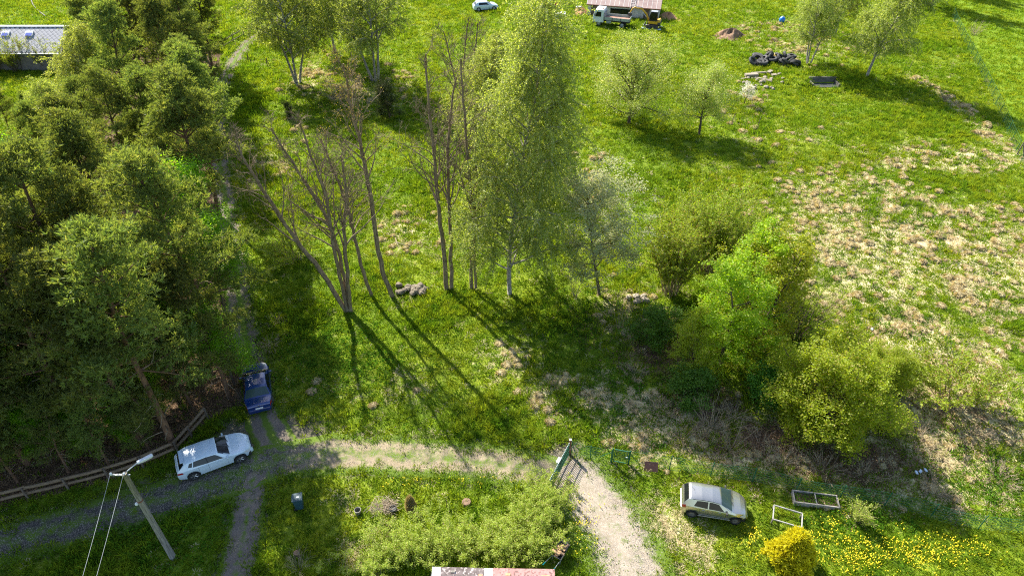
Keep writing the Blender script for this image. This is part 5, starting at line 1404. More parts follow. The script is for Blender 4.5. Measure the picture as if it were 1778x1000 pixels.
def house():
    a = np.array(g2(30, 124)); Yw = a[1]
    xr = on_plane(104, 92, Yw)[0]; xl = xr - 16.0
    t = thing('grey_house', 'low house with pale grey diamond shingle roof and two roof windows', 'house', (xl, Yw, hz(a[0], Yw)))
    L, e, rdg, D = 16.0, 2.45, 4.55, 7.2
    for c, s in (((L / 2, .1, e / 2), (L, .2, e)), ((L / 2, D - .1, e / 2), (L, .2, e))):
        mb = MB(); mb.box(c, s); mb.build('wall', M['plaster'], t)
    for x in (.1, L - .1):
        mb = MB(); mb.prism([(.21, 0), (D - .21, 0), (D - .21, e), (D / 2, rdg - .1), (.21, e)], x - .09, x + .09, axis='x'); mb.build('wall', M['plaster'], t)
    sl = math.hypot(D / 2 + .3, rdg - e + .17); ang = math.atan2(rdg - e + .17, D / 2 + .3)
    o = np.array([-.3, -.3, e - .05]); ux = np.array([1., 0, 0]); uv = np.array([0, math.cos(ang), math.sin(ang)]); nr = np.array([0, -math.sin(ang), math.cos(ang)])
    W = L + .6
    mb = MB(); slanted(mb, o, ux, uv, nr, W / 2, sl / 2, W, sl, .06, -.05); mb.build('roof_deck', M['slate_edge'], t)
    o2 = np.array([-.3, D + .3, e - .05]); uv2 = np.array([0, -math.cos(ang), math.sin(ang)]); nr2 = np.array([0, math.sin(ang), math.cos(ang)])
    mb = MB(); slanted(mb, o2, ux, uv2, nr2, W / 2, sl / 2, W, sl, .08, -.05); mb.build('roof', M['slate'], t)
    # diamond shingles on the visible slope
    s = .62; r_ = 0; v = s / 2
    base = None; n = 0
    meshes = []
    for k in range(4):
        mb = MB(); hh = s * .47
        c = np.array([0, 0, .03 + .004 * k]); V = []
        for z in (0, -.018):
            V += [c + ux * hh + nr * z, c + uv * hh + nr * z, c - ux * hh + nr * z, c - uv * hh + nr * z]
        mb.add(np.array(V), [[0, 1, 2, 3], [7, 6, 5, 4], [0, 3, 7, 4], [3, 2, 6, 7], [2, 1, 5, 6], [1, 0, 4, 5]]); meshes.append(mb.mesh('shingle', M['slate']))
    rest = MB()
    while v < sl - s * .3:
        x = 8.0 + (s / 2 if r_ % 2 else 0)
        while x < W - .3:
            p = o + ux * x + uv * v + nr * .02
            q = place('shingle', meshes[rg.randrange(4)], t); q.location = p; n += 1
            x += s
        v += s / 2; r_ += 1
    mb = MB(); mb.box((L / 2, D / 2, rdg + .12), (W, .45, .12)); mb.build('ridge', M['skylight'], t)
    mb = MB(); mb.box((L / 2, -.36, e - .06), (W, .12, .12)); mb.build('gutter', M['zinc'], t)
    xa = on_plane(12, 72, Yw + 2)[0] - xl + .3; xb = on_plane(53, 72, Yw + 2)[0] - xl + .3
    for x in (xa, xb):
        mb = MB(); slanted(mb, o, ux, uv, nr, x, sl * .70, 1.0, .8, .16, .04); f = mb.build('roof_window', M['skylight'], t)
        mb = MB(); slanted(mb, o, ux, uv, nr, x, sl * .66, .82, .50, .02, .205); mb.build('pane', M['plate_blue'], f)
house()
def red_roof():
    'the near shed whose roof edge shows at the bottom of the photo'
    zt = 2.3
    a = g(752, 984, zt); b = g(962, 988, zt)
    x0, y0 = a[0], a[1]; d = np.array([b[0] - a[0], b[1] - a[1]]); L = np.linalg.norm(d); d /= L
    t = thing('wood_shed', 'wood shed roofed with faded red sheet and dark tarred patches at the bottom edge', 'shed', (x0, y0, 0), math.atan2(d[1], d[0]))
    D = 3.0
    for c, s in (((L / 2, -.12, 1.1), (L - .2, .08, 2.2)), ((L / 2, -D, 1.0), (L - .2, .08, 2.0)), ((.14, -D / 2, 1.05), (.08, D - .4, 2.1)), ((L - .14, -D / 2, 1.05), (.08, D - .4, 2.1))):
        mb = MB(); mb.box(c, s); mb.build('wall', M['wood_dark'], t)
    o = np.array([0, -D - .3, 2.08]); ux = np.array([1., 0, 0]); uv = unit(np.array([0, D + .3, .24])); nr = unit(np.cross(ux, uv))
    cuts = [0, .07, .18, .30, .42, .50, .62, .80, 1.0]; mats = ['zinc', 'tar_patch', 'tar_patch', 'tar_patch', 'seam', 'tile_red', 'tile_red', 'tile_red']
    for k in range(8):
        w = (cuts[k + 1] - cuts[k]) * L; mb = MB()
        slanted(mb, o, ux, uv, nr, (cuts[k] + cuts[k + 1]) / 2 * L, (D + .3) / 2, w + .05, D + .3 + rg.uniform(-.03, .03), .025, .012 * (k % 2)); mb.build('roof_sheet', M[mats[k]], t)
    for k in range(8):
        mb = MB(); c = o + ux * (L * .72 + k * .02) + uv * (D + .2 - rg.uniform(0, .4))
        q = MB(); x = rg.uniform(.05, .95) * L; slanted(q, o, ux, uv, nr, x, D + .1 - rg.uniform(0, .5), rg.uniform(.15, .5), rg.uniform(.06, .2), .03, .05)
        q.build('board_scrap', M[rg.choice(['orange_board', 'log_end', 'seam', 'wood_old'])], t)
red_roof()

# ------------------------------------------------------------------ lamp pole and wires
def pole():
    x, y = g2(301, 968); z0 = hz(x, y)
    top = on_plane(216, 822, y); Hh = float(top[2])
    t = thing('lamp_pole', 'grey timber lamp pole leaning into view beside the dark gravel road', 'lamp pole', (x, y, z0))
    dx = float(top[0]) - x
    P = np.array([[0, 0, -.2], [dx * .3, 0, Hh * .3], [dx * .7, 0, Hh * .7], [dx, 0, Hh]])
    mb = MB(); mb.tube(P, [.17, .155, .135, .12], 12); mb.build('pole', M['wood_old'], t, True)
    mb = MB(); mb.cyl((dx * .71, 0, Hh * .71 - .04), (dx * .71, 0, Hh * .71 + .04), .15, .15, 12); mb.build('band', M['rust'], t)
    mb = MB(); mb.blob((dx * .69 - .2, -.06, Hh * .68), (.09, .09, .10), rg, 8, 5, .02); mb.build('junction_box', M['porcelain'], t, True)
    mb = MB(); mb.tube([(dx, 0, Hh - .25), (dx + .12, .10, Hh + .05), (dx + .5, .42, Hh + .22)], .03, 6); mb.build('bracket', M['zinc'], t)
    R = Matrix.Rotation(math.atan2(.42, .5), 3, 'Z')
    mb = MB(); mb.box((dx + .78, .64, Hh + .25), (.72, .20, .11), rot=R); l = mb.build('lamp_head', M['lamp_shell'], t, False, .04)
    mb = MB(); mb.box((dx + .82, .67, Hh + .185), (.48, .15, .03), rot=R); mb.build('lamp_glass', M['lamp_clear'], l)
    mb = MB(); mb.box((dx - .22, 0, Hh - .12), (.9, .07, .07)); mb.build('crossarm', M['zinc'], t)
    for k, xx in enumerate((-.62, .0)):
        mb = MB(); mb.lathe([(.03, 0), (.065, .02), (.04, .06), (.065, .09), (.03, .14), (.001, .15)], 10, 0, 'z', (dx + xx, -.02, Hh - .08)); mb.build('insulator', M['porcelain'], t, True)
    for k, (xx, px, lab) in enumerate(((-.62, 146, 'bare overhead wire, left one of the two at the lamp pole'), (.0, 170, 'bare overhead wire, right one of the two at the lamp pole'))):
        s = np.array([x + dx + xx, y - .02, z0 + Hh + .05]); e = g(px, 1000, Hh - .55); e = s + (e - s) * 5.0
        e[2] = Hh - .1; tt = np.linspace(0, 1, 24)[:, None]
        P = s + (e - s) * tt; P[:, 2] -= 4 * .75 * (tt * (1 - tt))[:, 0]
        mb = MB(); mb.tube(P, .0075, 5); tag(mb.build('overhead_wire', M['wire']), lab, 'wire', 'overhead wires')
pole()

# ------------------------------------------------------------------ fences and gates
def rail_fence(name, pts, label, heights, rail_r, post_h, mats, mid_posts=True, post_r=.06):
    P = [np.array(g2(*p)) for p in pts]; x0, y0 = P[0]; z0 = hz(x0, y0)
    t = thing(name, label, 'fence', (x0, y0, z0))
    for k, p in enumerate(P):
        z = hz(*p) - z0; mb = MB(); mb.tube([(p[0] - x0, p[1] - y0, z - .2), (p[0] - x0, p[1] - y0, z + post_h)], post_r, 7); mb.build('post', M[mats[1]], t)
    for a, b in zip(P[:-1], P[1:]):
        d = unit(b - a); nrm = np.array([-d[1], d[0]]) * -(post_r + rail_r * .6)
        for h in heights:
            za, zb = hz(*a) - z0 + h + rg.uniform(-.03, .03), hz(*b) - z0 + h + rg.uniform(-.03, .03)
            s = np.array([*(a - d * .12 + nrm - P[0]), za]); e = np.array([*(b + d * .12 + nrm - P[0]), zb])
            m = (s + e) / 2 + np.array([0, 0, -.03])
            mb = MB(); mb.tube([s, m, e], [rail_r * rg.uniform(.9, 1.1), rail_r, rail_r * rg.uniform(.85, 1.1)], 8); mb.build('rail', M[mats[0]], t, True)
    return t
rail_fence('rail_fence', [(362, 728), (334, 760), (310, 786), (250, 812), (190, 832), (120, 850), (50, 866), (-30, 884), (-120, 903)], 'low fence of two split log rails along the edge of the wood', (.38, .85), .10, .95, ('wood_rail', 'wood_dark'))
rail_fence('rail_fence', [(389, 84), (406, 74), (424, 63), (440, 56)], 'two rail timber fence beside the sunny upper end of the track', (.35, 1.0), .055, 1.15, ('wood_dark', 'wood_dark'))
rail_fence('rail_fence', [(352, 96), (366, 93), (378, 92)], 'short piece of timber fence half hidden at the wood edge beside the upper track', (.35, .9), .05, 1.0, ('wood_rail', 'wood_dark'))
rail_fence('rail_fence', [(337, 152), (347, 137), (356, 122)], 'weathered pale rail fence at the wood edge left of the track bend', (.40, .85), .07, 1.0, ('wood_rail', 'wood_rail'))
for px, py, h, lab in ((431, 108, 1.35, 'dark leaning post in the grass on the right edge of the upper track'), (464, 116, 1.1, 'thin post in the grass left of the white stemmed birch clump'), (1765, 270, 1.7, 'stout leaning timber post at the lower end of the wire fence')):
    x, y = g2(px, py); t = thing('post', lab, 'post', (x, y, hz(x, y)))
    mb = MB(); mb.tube([(0, 0, -.2), (.06, 0, h * .5), (.14, 0, h)], [.07, .065, .055], 7); mb.build('shaft', M['wood_dark'], t)
    mb = MB(); mb.tube([(.10, 0, h * .75), (.55, -.35, -.05)], .04, 6); mb.build('brace', M['wood_dark'], t)
for px, py, lab in ((1271, 214, 'thin grey stake on the meadow right of the narrow fruit tree'), (1316, 219, 'thin grey stake on the meadow below the white blossom tree'), (1580, 118, 'slanting thin stake on the meadow right of the drooping birch')):
    x, y = g2(px, py); t = thing('post', lab, 'post', (x, y, hz(x, y)))
    mb = MB(); mb.tube([(0, 0, -.2), (.03, 0, .6), (.12, 0, 1.3)], [.035, .035, .03], 6); mb.build('shaft', M['wood_dark'], t)
def wire_fence(name, label, pts, spacing, h, lean=0.0, cell=.28, wr=.006, post_r=.028):
    P = smooth_line(np.array([g2(*p) for p in pts]), 10); x0, y0 = P[0]; z0 = hz(x0, y0)
    t = thing(name, label, 'fence', (x0, y0, z0))
    seg = np.concatenate([[0], np.cumsum(np.linalg.norm(np.diff(P, axis=0), axis=1))]); Ltot = seg[-1]
    at = lambda q: np.array([np.interp(q, seg, P[:, 0]), np.interp(q, seg, P[:, 1])])
    n = max(2, int(round(Ltot / spacing)))
    for k in range(n + 1):
        p = at(Ltot * k / n); z = hz(*p) - z0; lx = rg.uniform(-.05, .05) + lean
        mb = MB(); mb.tube([(p[0] - x0, p[1] - y0, z - .2), (p[0] - x0 + lx, p[1] - y0, z + h)], post_r, 6); mb.build('post', M['green_metal'], t)
    mb = MB(); q = np.arange(0, Ltot, .5)
    def row(f): return np.array([[*(at(s) - P[0] + np.array([lean * f, 0])), hz(*at(s)) - z0 + .04 + (h - .12) * f] for s in q])
    for f in np.linspace(0, 1, 6): mb.tube(row(f), wr * (1.6 if f in (0, 1) else 1), 3, caps=False)
    for s in np.arange(0, Ltot - h, cell):
        for sg in (1, -1):
            a = at(s if sg == 1 else s + h * .8); b = at(s + h * .8 if sg == 1 else s); za, zb = hz(*a) - z0 + .04, hz(*b) - z0 + h - .08
            mb.tube([[*(a - P[0]), za], [*(b - P[0] + np.array([lean, 0])), zb]], wr, 3, caps=False)
    w = mb.build('wire_mesh', M['green_wire'], t)
    return t
wire_fence('wire_fence', 'long green wire mesh fence between the rough meadow and the bright field', FENCE_R_PX[:8], 2.6, 1.35, .12, .55, .004)
wire_fence('wire_fence', 'green wire mesh garden fence between the sliding gate and the small garden gate', [(991, 789), (1022, 796), (1060, 803)], 2.2, 1.25, 0, .2, .0045)
wire_fence('wire_fence', 'green wire mesh garden fence behind the silver car and raised beds', [(1091, 806), (1165, 816), (1243, 828), (1322, 838), (1402, 858), (1500, 872), (1590, 890), (1660, 912), (1762, 925), (1860, 935)], 2.35, 1.3, .03, .2, .0045)
for p0, h0, p1, lab in (((991, 789), 1.1, (1008, 812), 'dark green brace leaning from the rusty gate post'), ((1060, 803), 1.0, (1040, 792), 'green brace on the left of the small garden gate'), ((1091, 806), 1.0, (1113, 809), 'dark green brace on the right of the small garden gate')):
    a = np.array(g2(*p0)); b = np.array(g2(*p1)); t = thing('fence_brace', lab, 'brace', (a[0], a[1], hz(*a)))
    mb = MB(); mb.tube([(.03, 0, h0), (b[0] - a[0], b[1] - a[1], -.05)], .022, 6); mb.build('tube', M['green_metal'], t)
def sliding_gate():
    a = np.array(g2(988, 790)); b = np.array(g2(953, 857)); d = b - a; L = np.linalg.norm(d); d /= L
    t = thing('sliding_gate', 'dark green gate of upright round bars beside the driveway', 'gate', (a[0], a[1], hz(*a)), math.atan2(d[1], d[0]))
    n = 24
    bar = MB(); bar.cyl((0, 0, .10), (0, 0, 1.28), .022, .022, 8); bm = bar.mesh('bar', M['green_metal'])
    cp = MB(); cp.lathe([(.030, 0), (.032, .03), (.018, .055), (.001, .06)], 8, 0, 'z', (0, 0, 1.27)); cm = cp.mesh('bar_cap', M['gate_cap'])
    for k in range(n):
        q = place('bar', bm, t); q.location = (.15 + (L - .2) * k / (n - 1), 0, 0)
        place('bar_cap', cm, q)
        c2 = MB()
    for z in (.22, 1.05):
        mb = MB(); mb.box((L / 2, .0, z), (L, .04, .05)); mb.build('rail', M['green_metal'], t)
        mb = MB()
    for k in range(n):
        mb = MB(); mb.box((.15 + (L - .2) * k / (n - 1), -.03, .60), (.03, .02, .05)); mb.build('bracket', M['gate_cap'], t)
    mb = MB(); mb.box((L / 2, .0, .60), (L, .035, .04)); mb.build('rail', M['green_metal'], t)
    p = thing('gate_post', 'rusty red brown square post with pale cap at the top end of the bar gate', 'post', (a[0] - d[0] * .05, a[1] - d[1] * .05, hz(*a)))
    mb = MB(); mb.box((0, 0, .65), (.12, .12, 1.5)); mb.build('shaft', M['rust'], p, False, .01)
    mb = MB(); mb.box((0, 0, 1.42), (.14, .14, .04)); mb.build('cap', M['white_box'], p, False, .01)
    s = a + d * L * .47; nn = np.array([-d[1], d[0]]) * -1
    bx = thing('letter_box', 'white letter box hanging on the outside of the bar gate', 'letter box', (s[0] + nn[0] * .12, s[1] + nn[1] * .12, hz(*s) + .82), math.atan2(d[1], d[0]))
    mb = MB(); mb.box((0, 0, .17), (.36, .14, .34)); bb = mb.build('box', M['white_box'], bx, False, .02)
    mb = MB(); mb.box((0, 0, .355), (.40, .20, .03)); mb.build('lid', M['white_box'], bx, False, .01)
sliding_gate()
def garden_gate():
    a = np.array(g2(1062, 802)); b = np.array(g2(1090, 807)); d = b - a; L = np.linalg.norm(d); d /= L
    t = thing('garden_gate', 'small green metal garden gate with an open square frame', 'gate', (a[0], a[1], hz(*a)), math.atan2(d[1], d[0]))
    for x in (0, L):
        mb = MB(); mb.box((x, 0, .62), (.07, .07, 1.4)); mb.build('post', M['green_metal'], t, False, .01)
    for x in (.10, L - .10):
        mb = MB(); mb.box((x, 0, .68), (.04, .04, 1.10)); mb.build('stile', M['green_metal'], t)
    for z in (.14, 1.24):
        mb = MB(); mb.box((L / 2, 0, z), (L - .16, .045, .05)); mb.build('rail', M['green_wire'], t)
    mb = MB()
    for k in range(1, 8): mb.tube([(.10 + (L - .2) * k / 8, 0, .16), (.10 + (L - .2) * k / 8, 0, 1.22)], .004, 3, caps=False)
    for k in range(1, 8): mb.tube([(.12, .005, .14 + 1.1 * k / 8), (L - .12, .005, .14 + 1.1 * k / 8)], .004, 3, caps=False)
    mb.build('wire_mesh', M['green_wire'], t)
    mb = MB(); mb.box((L - .14, -.05, .75), (.10, .05, .03)); mb.build('handle', M['gate_cap'], t)
garden_gate()

# ------------------------------------------------------------------ small things
def one(name, label, cat, px, py, fn, mats, group=None, rz=0.0, smooth=False, bevel=0.0, part='body'):
    x, y, z = at_ground(px, py); t = thing(name, label, cat, (x, y, z), rz, group)
    mb = MB(); fn(mb); mb.build(part, mats, t, smooth, bevel); return t
t = one('metal_plate', 'rusty brown metal sheet leaning on the fence beside the garden gate', 'metal sheet', 1130, 818, lambda m: m.box((0, .12, .28), (.80, .02, .62), rot=Matrix.Rotation(math.radians(-38), 3, 'X')), [M['rust_plate']], rz=-.1)
def bin_():
    x, y, z = at_ground(521, 879); t = thing('wheelie_bin', 'small dark teal wheelie bin alone in the shaded grass', 'bin', (x, y, z), .25)
    mb = MB(); mb.prism([(-.20, .05), (.20, .05), (.26, .86), (-.26, .86)], -.24, .24); mb.build('tub', M['bin'], t, False, .02)
    mb = MB(); mb.box((0, 0, .90), (.58, .56, .06)); ld = mb.build('lid', M['bin'], t, False, .02)
    mb = MB(); mb.box((.04, -.02, .937), (.12, .10, .012)); mb.build('sticker', M['white_box'], t)
    for s in (1, -1):
        mb = MB(); mb.lathe([(.001, -.03), (.09, -.03), (.09, .03), (.001, .03)], 14, 0, 'y', (-.22, s * .22, .09)); mb.build('wheel', M['rubber'], t)
    mb = MB(); mb.cyl((-.30, -.2, .86), (-.30, .2, .86), .018, .018, 6); mb.build('handle', M['bin'], t)
bin_()
def raised_bed(px, py, px2, py2, w, h, label, mat, dividers, soil=True):
    a = np.array(g2(px, py)); b = np.array(g2(px2, py2)); d = b - a; L = np.linalg.norm(d); d /= L
    t = thing('raised_bed', label, 'raised bed', (a[0], a[1], hz(*a)), math.atan2(d[1], d[0]))
    for c, s in (((L / 2, 0, h / 2), (L, .06, h)), ((L / 2, w, h / 2), (L, .06, h)), ((.03, w / 2, h / 2), (.06, w - .065, h)), ((L - .03, w / 2, h / 2), (.06, w - .065, h))) + tuple(((x * L, w / 2, h / 2 - .01), (.06, w - .065, h - .02)) for x in dividers):
        mb = MB(); mb.box(c, s); mb.build('board', M[mat], t, False, .008)
    if soil:
        mb = MB(); nx = 14; ny = 6
        xs = np.linspace(.06, L - .06, nx); ys = np.linspace(.035, w - .035, ny)
        V = np.array([(x, y, h * .55 + rg.uniform(-.04, .05)) for x in xs for y in ys])
        F = [[i * ny + j, (i + 1) * ny + j, (i + 1) * ny + j + 1, i * ny + j + 1] for i in range(nx - 1) for j in range(ny - 1)]
        mb.add(V, F); mb.build('soil', M['soil'], t, True)
        r = np.random.RandomState(6); n = 320; c = np.stack([r.uniform(.1, L - .1, n), r.uniform(.08, w - .08, n), h * .6 + r.rand(n) * .16], 1)
        mb = MB(); V, F = diamonds(c, r, .10, .4); mb.add(V, F, 0, r.rand(n)); mb.build('plants', M['weed'], t)
    return t
raised_bed(1377, 876, 1456, 886, .78, .34, 'grey board raised bed with one divider and weeds, by the garden fence', 'bed_wood', (.50,))
def frame_():
    a = g2(1339, 908); t = thing('cold_frame', 'pale open square frame standing behind the golden cypress', 'frame', (a[0], a[1], hz(*a)), -.36)
    for c, s in (((.75, .95, .42), (1.55, .06, .08)), ((0, .46, .42), (.06, .90, .08)), ((1.52, .46, .42), (.06, .90, .08)), ((.75, 0, .42), (1.46, .06, .08))):
        mb = MB(); mb.box(c, s); mb.build('rail', M['bed_white'], t, False, .01)
    for c in ((0, .95), (1.5, .95), (0, 0), (1.5, 0)):
        mb = MB(); mb.box((c[0], c[1], .18), (.07, .07, .40)); mb.build('leg', M['wood_old'], t)
frame_()
def wheelbarrow():
    x, y = g2(972, 964); z = hz(x, y); t = thing('wheelbarrow', 'wheelbarrow heaped with split logs, turquoise grips toward the red roof', 'wheelbarrow', (x, y, z), math.radians(55))
    mb = MB()
    lo = [(-.30, -.20, .34), (.38, -.16, .34), (.38, .16, .34), (-.30, .20, .34)]; hi = [(-.48, -.34, .62), (.58, -.27, .62), (.58, .27, .62), (-.48, .34, .62)]
    V = np.array(lo + hi + [(p[0] * .94, p[1] * .92, p[2] + .005) for p in hi] + [(p[0] * .94, p[1] * .92, p[2] + .02) for p in lo])
    mb.add(V, [[3, 2, 1, 0]] + [[k, (k + 1) % 4, 4 + (k + 1) % 4, 4 + k] for k in range(4)] + [[4 + k, 4 + (k + 1) % 4, 8 + (k + 1) % 4, 8 + k] for k in range(4)] + [[8 + k, 8 + (k + 1) % 4, 12 + (k + 1) % 4, 12 + k] for k in range(4)] + [[12, 13, 14, 15]])
    mb.build('tray', M['chassis'], t)
    for s in (1, -1):
        mb = MB(); mb.tube([(.62, s * .08, .22), (-.30, s * .25, .36), (-1.12, s * .30, .62)], .02, 6); h = mb.build('handle', M['zinc'], t)
        mb = MB(); mb.cyl((-1.02, s * .295, .59), (-1.24, s * .30, .66), .028, .028, 8); mb.build('grip', M['teal'], h)
        mb = MB(); mb.tube([(-.25, s * .24, .34), (-.42, s * .24, .02)], .018, 6); mb.build('leg', M['zinc'], t)
    mb = MB(); mb.lathe([(.10, -.04), (.19, -.045), (.21, 0), (.19, .045), (.10, .04)], 18, 0, 'y', (.66, 0, .21)); mb.build('wheel', M['rubber'], t)
    Mx = Matrix.Translation((x, y, z)) @ Matrix.Rotation(math.radians(55), 4, 'Z')
    for k in range(15):
        Ln = rg.uniform(.34, .55); a = rg.choice([rg.uniform(-.5, .5), rg.uniform(1.1, 2.0)])
        lx, ly = rg.uniform(-.26, .34), rg.uniform(-.14, .14); lz = .48 + .045 * (k // 3) + rg.uniform(0, .02)
        q = Mx @ Vector((lx, ly, lz)); lg = thing('split_log', 'split log in the heap on the wheelbarrow', 'log', q, math.radians(55) + a, 'split logs on the wheelbarrow')
        r = rg.uniform(.05, .08); u = [(r * math.cos(w), r * math.sin(w)) for w in (0, .6, 1.2, 1.8, 2.4, 3.14)]
        mb = MB(); mb.prism(u, -Ln / 2, Ln / 2, axis='x'); mb.build('timber', M['log_end'] if k % 3 else M['log_bark'], lg)
wheelbarrow()
def brush_pile():
    x, y, z = at_ground(667, 880); t = thing('brush_pile', 'loose pile of dry pale sticks on the sunny lawn', 'brush pile', (x, y, z))
    r = np.random.RandomState(3); mb = MB()
    for k in range(170):
        a = r.normal(.3, .7); c = np.array([r.normal(0, .34), r.normal(0, .20), .04 + .22 * r.rand()]); Ls = r.uniform(.4, 1.1); d = np.array([math.cos(a), math.sin(a), r.normal(0, .15)])
        mb.tube([c - d * Ls / 2, c + r.normal(0, .03, 3), c + d * Ls / 2], [.014, .011, .006], 3, caps=False)
    mb.build('sticks', M['pale_stick'], t)
brush_pile()
one('flower_pot', 'dark round pot with orange rim plants beside the brush pile', 'pot', 683, 886, lambda m: m.lathe([(.001, .0), (.15, .0), (.21, .26), (.19, .27), (.16, .20), (.001, .20)], 16), [M['chassis']])
one('flower_pot', 'grey weathered pot lying in the grass left of the brush pile', 'pot', 622, 890, lambda m: m.lathe([(.001, .0), (.15, .0), (.20, .34), (.16, .34), (.14, .1), (.001, .1)], 16), [M['wood_old']])
def stump(px, py, lab, r=.2, h=.22):
    def f(m): m.lathe([(r * 1.35, -.05), (r * 1.1, .06), (r, h), (r * .55, h + .01), (.001, h - .01)], 9)
    one('tree_stump', lab, 'stump', px, py, f, [M['log_bark']], part='wood')
stump(810, 873, 'sawn grey stump in the sunny lawn', .25, .18)
stump(516, 962, 'small sawn stump in the shaded lawn near the bottom edge', .16, .2)
one('lawn_stake', 'short dark stake with a tuft of straw standing in the lawn', 'stake', 776, 880, lambda m: m.tube([(0, 0, -.1), (.02, 0, .7)], [.03, .025], 6), [M['wood_dark']], part='shaft')
# rocks, rubble, tyres
def heap(name, cat, label, group, spots, fn, mat, smooth=False):
    for k, (px, py, zz) in enumerate(spots):
        x, y = g2(px, py); t = thing(name, label, cat, (x, y, hz(x, y) + zz), rg.uniform(0, 6.28), group)
        mb = MB(); fn(mb, k); mb.build('stone' if cat == 'rock' else 'body', mat, t, smooth)
def rock(mb, k): s = rg.uniform(.17, .30); mb.blob((0, 0, s * .45), (s * rg.uniform(.9, 1.4), s, s * .75), rg, 7, 5, .2)
heap('field_rock', 'rock', 'field stone in the heap between the catkin tree and the bare pair', 'rocks of the heap under the bare trees', [(690 + 58 * rg.random(), 498 + 14 * rg.random(), rg.uniform(0, .18)) for _ in range(22)], rock, M['stone'])
heap('field_rock', 'rock', 'grey stone in the heap behind the elder bush', 'rocks behind the elder bush', [(1085 + 35 * rg.random(), 512 + 16 * rg.random(), rg.uniform(0, .1)) for _ in range(9)], rock, M['slab'])
def tyre(px, py, zz, tilt, az, s=1.0, lab='old black tyre in the heap on the meadow bank'):
    x, y = g2(px, py); t = thing('old_tyre', lab, 'tyre', (x, y, hz(x, y) + zz), az, 'tyres of the heap')
    mb = MB(); mb.lathe([(.36, -.16), (.60, -.18), (.68, -.10), (.68, .10), (.60, .18), (.36, .16), (.40, .0), (.36, -.16)], 18); o = mb.build('tread', M['old_tyre'], t, False)
    o.rotation_euler = (tilt, 0, 0); o.scale = (s, s, s)
for k in range(30):
    tyre(1304 + 78 * rg.random(), 103 + 12 * rg.random(), rg.uniform(.10, .75), rg.choice([.1, .5, 1.1, 1.4, -.7]), rg.uniform(0, 6.28), rg.uniform(.75, 1.15))
for px, py, w, d, h, az, zz, lab in ((1304, 134, 1.7, .6, .35, .1, .1, 'long pale block in the rubble below the tyre heap'), (1294, 137, 1.5, .3, .12, .5, .02, 'pale broken slab on the left of the rubble'), (1322, 138, 2.6, .35, .12, -.5, .06, 'long pale plank lying aslant in the rubble'),
                              (1316, 131, 2.0, .3, .14, .15, .3, 'grey slab lying across the rubble blocks'), (1336, 127, 1.0, .5, .3, .8, .02, 'small broken block right of the rubble planks'), (1330, 140, 1.6, .25, .12, -.7, .02, 'thin pale plank at the lower end of the rubble'), (1344, 132, .7, .5, .25, .3, 0, 'dark lump of rubble below the tyres')):
    x, y = g2(px, py); t = thing('rubble_slab', lab, 'slab', (x, y, hz(x, y) + zz), az, 'rubble below the tyre heap')
    mb = MB(); mb.box((0, 0, h / 2), (w, d, h)); mb.build('block', M['slab'], t, False, .03)
heap('field_rock', 'rock', 'small rubble stone scattered around the planks below the tyres', 'small rubble stones', [(1285 + 75 * rg.random(), 128 + 30 * rg.random(), 0) for _ in range(26)], rock, M['slab'])
def mound(name, label, px, py, rx, ry, h, mat, seed):
    x, y, z = at_ground(px, py); t = thing(name, label, 'heap', (x, y, z)); r = np.random.RandomState(seed)
    mb = MB(); n, k = 14, 40; V = []
    for i in range(n + 1):
        f = i / n
        for j in range(k):
            a = 6.283 * j / k; q = f * (1 + .16 * math.sin(3 * a + seed) + .09 * math.sin(7 * a))
            zz = h * (math.cos(f * math.pi) * .5 + .5) * (1 + .35 * math.sin(2.3 * a + f * 5)) - .08 + r.normal(0, .05) * (f < .98)
            V.append((rx * q * math.cos(a), ry * q * math.sin(a), zz))
    i = np.arange(n)[:, None] * k; j = np.arange(k)[None, :]; j2 = (j + 1) % k
    mb.add(np.array(V), np.stack([i + j, i + k + j, i + k + j2, i + j2], -1).reshape(-1, 4)); mb.build('earth', mat, t, True)
mound('earth_heap', 'reddish brown heap of dug earth on the bright meadow', 1267, 64, 3.0, 1.9, .95, M['dirt_heap'], 1)
mound('earth_heap', 'orange earth heap at the left end of the long shed', 1008, 22, 1.6, 2.0, .7, M['orange_earth'], 2)
mound('earth_heap', 'sandy earth heap at the right end of the long shed', 1160, 30, 1.9, 2.4, .6, M['orange_earth'], 4)
def ball():
    x, y, z = at_ground(1357, 40); t = thing('blue_barrel', 'bright blue plastic barrel on the meadow behind the tyre heap', 'barrel', (x, y, z))
    mb = MB(); mb.lathe([(.001, 0), (.30, .02), (.42, .2), (.46, .45), (.42, .70), (.30, .88), (.10, .93), (.10, .98), (.001, .98)], 20); mb.build('shell', M['blue_plastic'], t, True)
    mb = MB(); mb.lathe([(.10, .985), (.08, 1.02), (.001, 1.03)], 12); mb.build('cap', M['white_box'], t)
ball()
def culvert():
    a = np.array(g2(1410, 152)); b = np.array(g2(1458, 152)); L = b[0] - a[0]
    t = thing('concrete_pit', 'dark open concrete pit in the bank under the drooping birch', 'pit', (a[0], a[1], hz(*PIT)))
    for c, s in (((L / 2, 1.6, .34), (L, .2, .9)), ((.1, .75, .16), (.2, 1.5, .55)), ((L - .1, .75, .16), (.2, 1.5, .55))):
        mb = MB(); mb.box(c, s); mb.build('wall', M['concrete'], t, False, .02)
    mb = MB(); mb.box((L / 2, .75, .0), (L - .4, 1.5, .12)); mb.build('bottom', M['chassis'], t)
culvert()
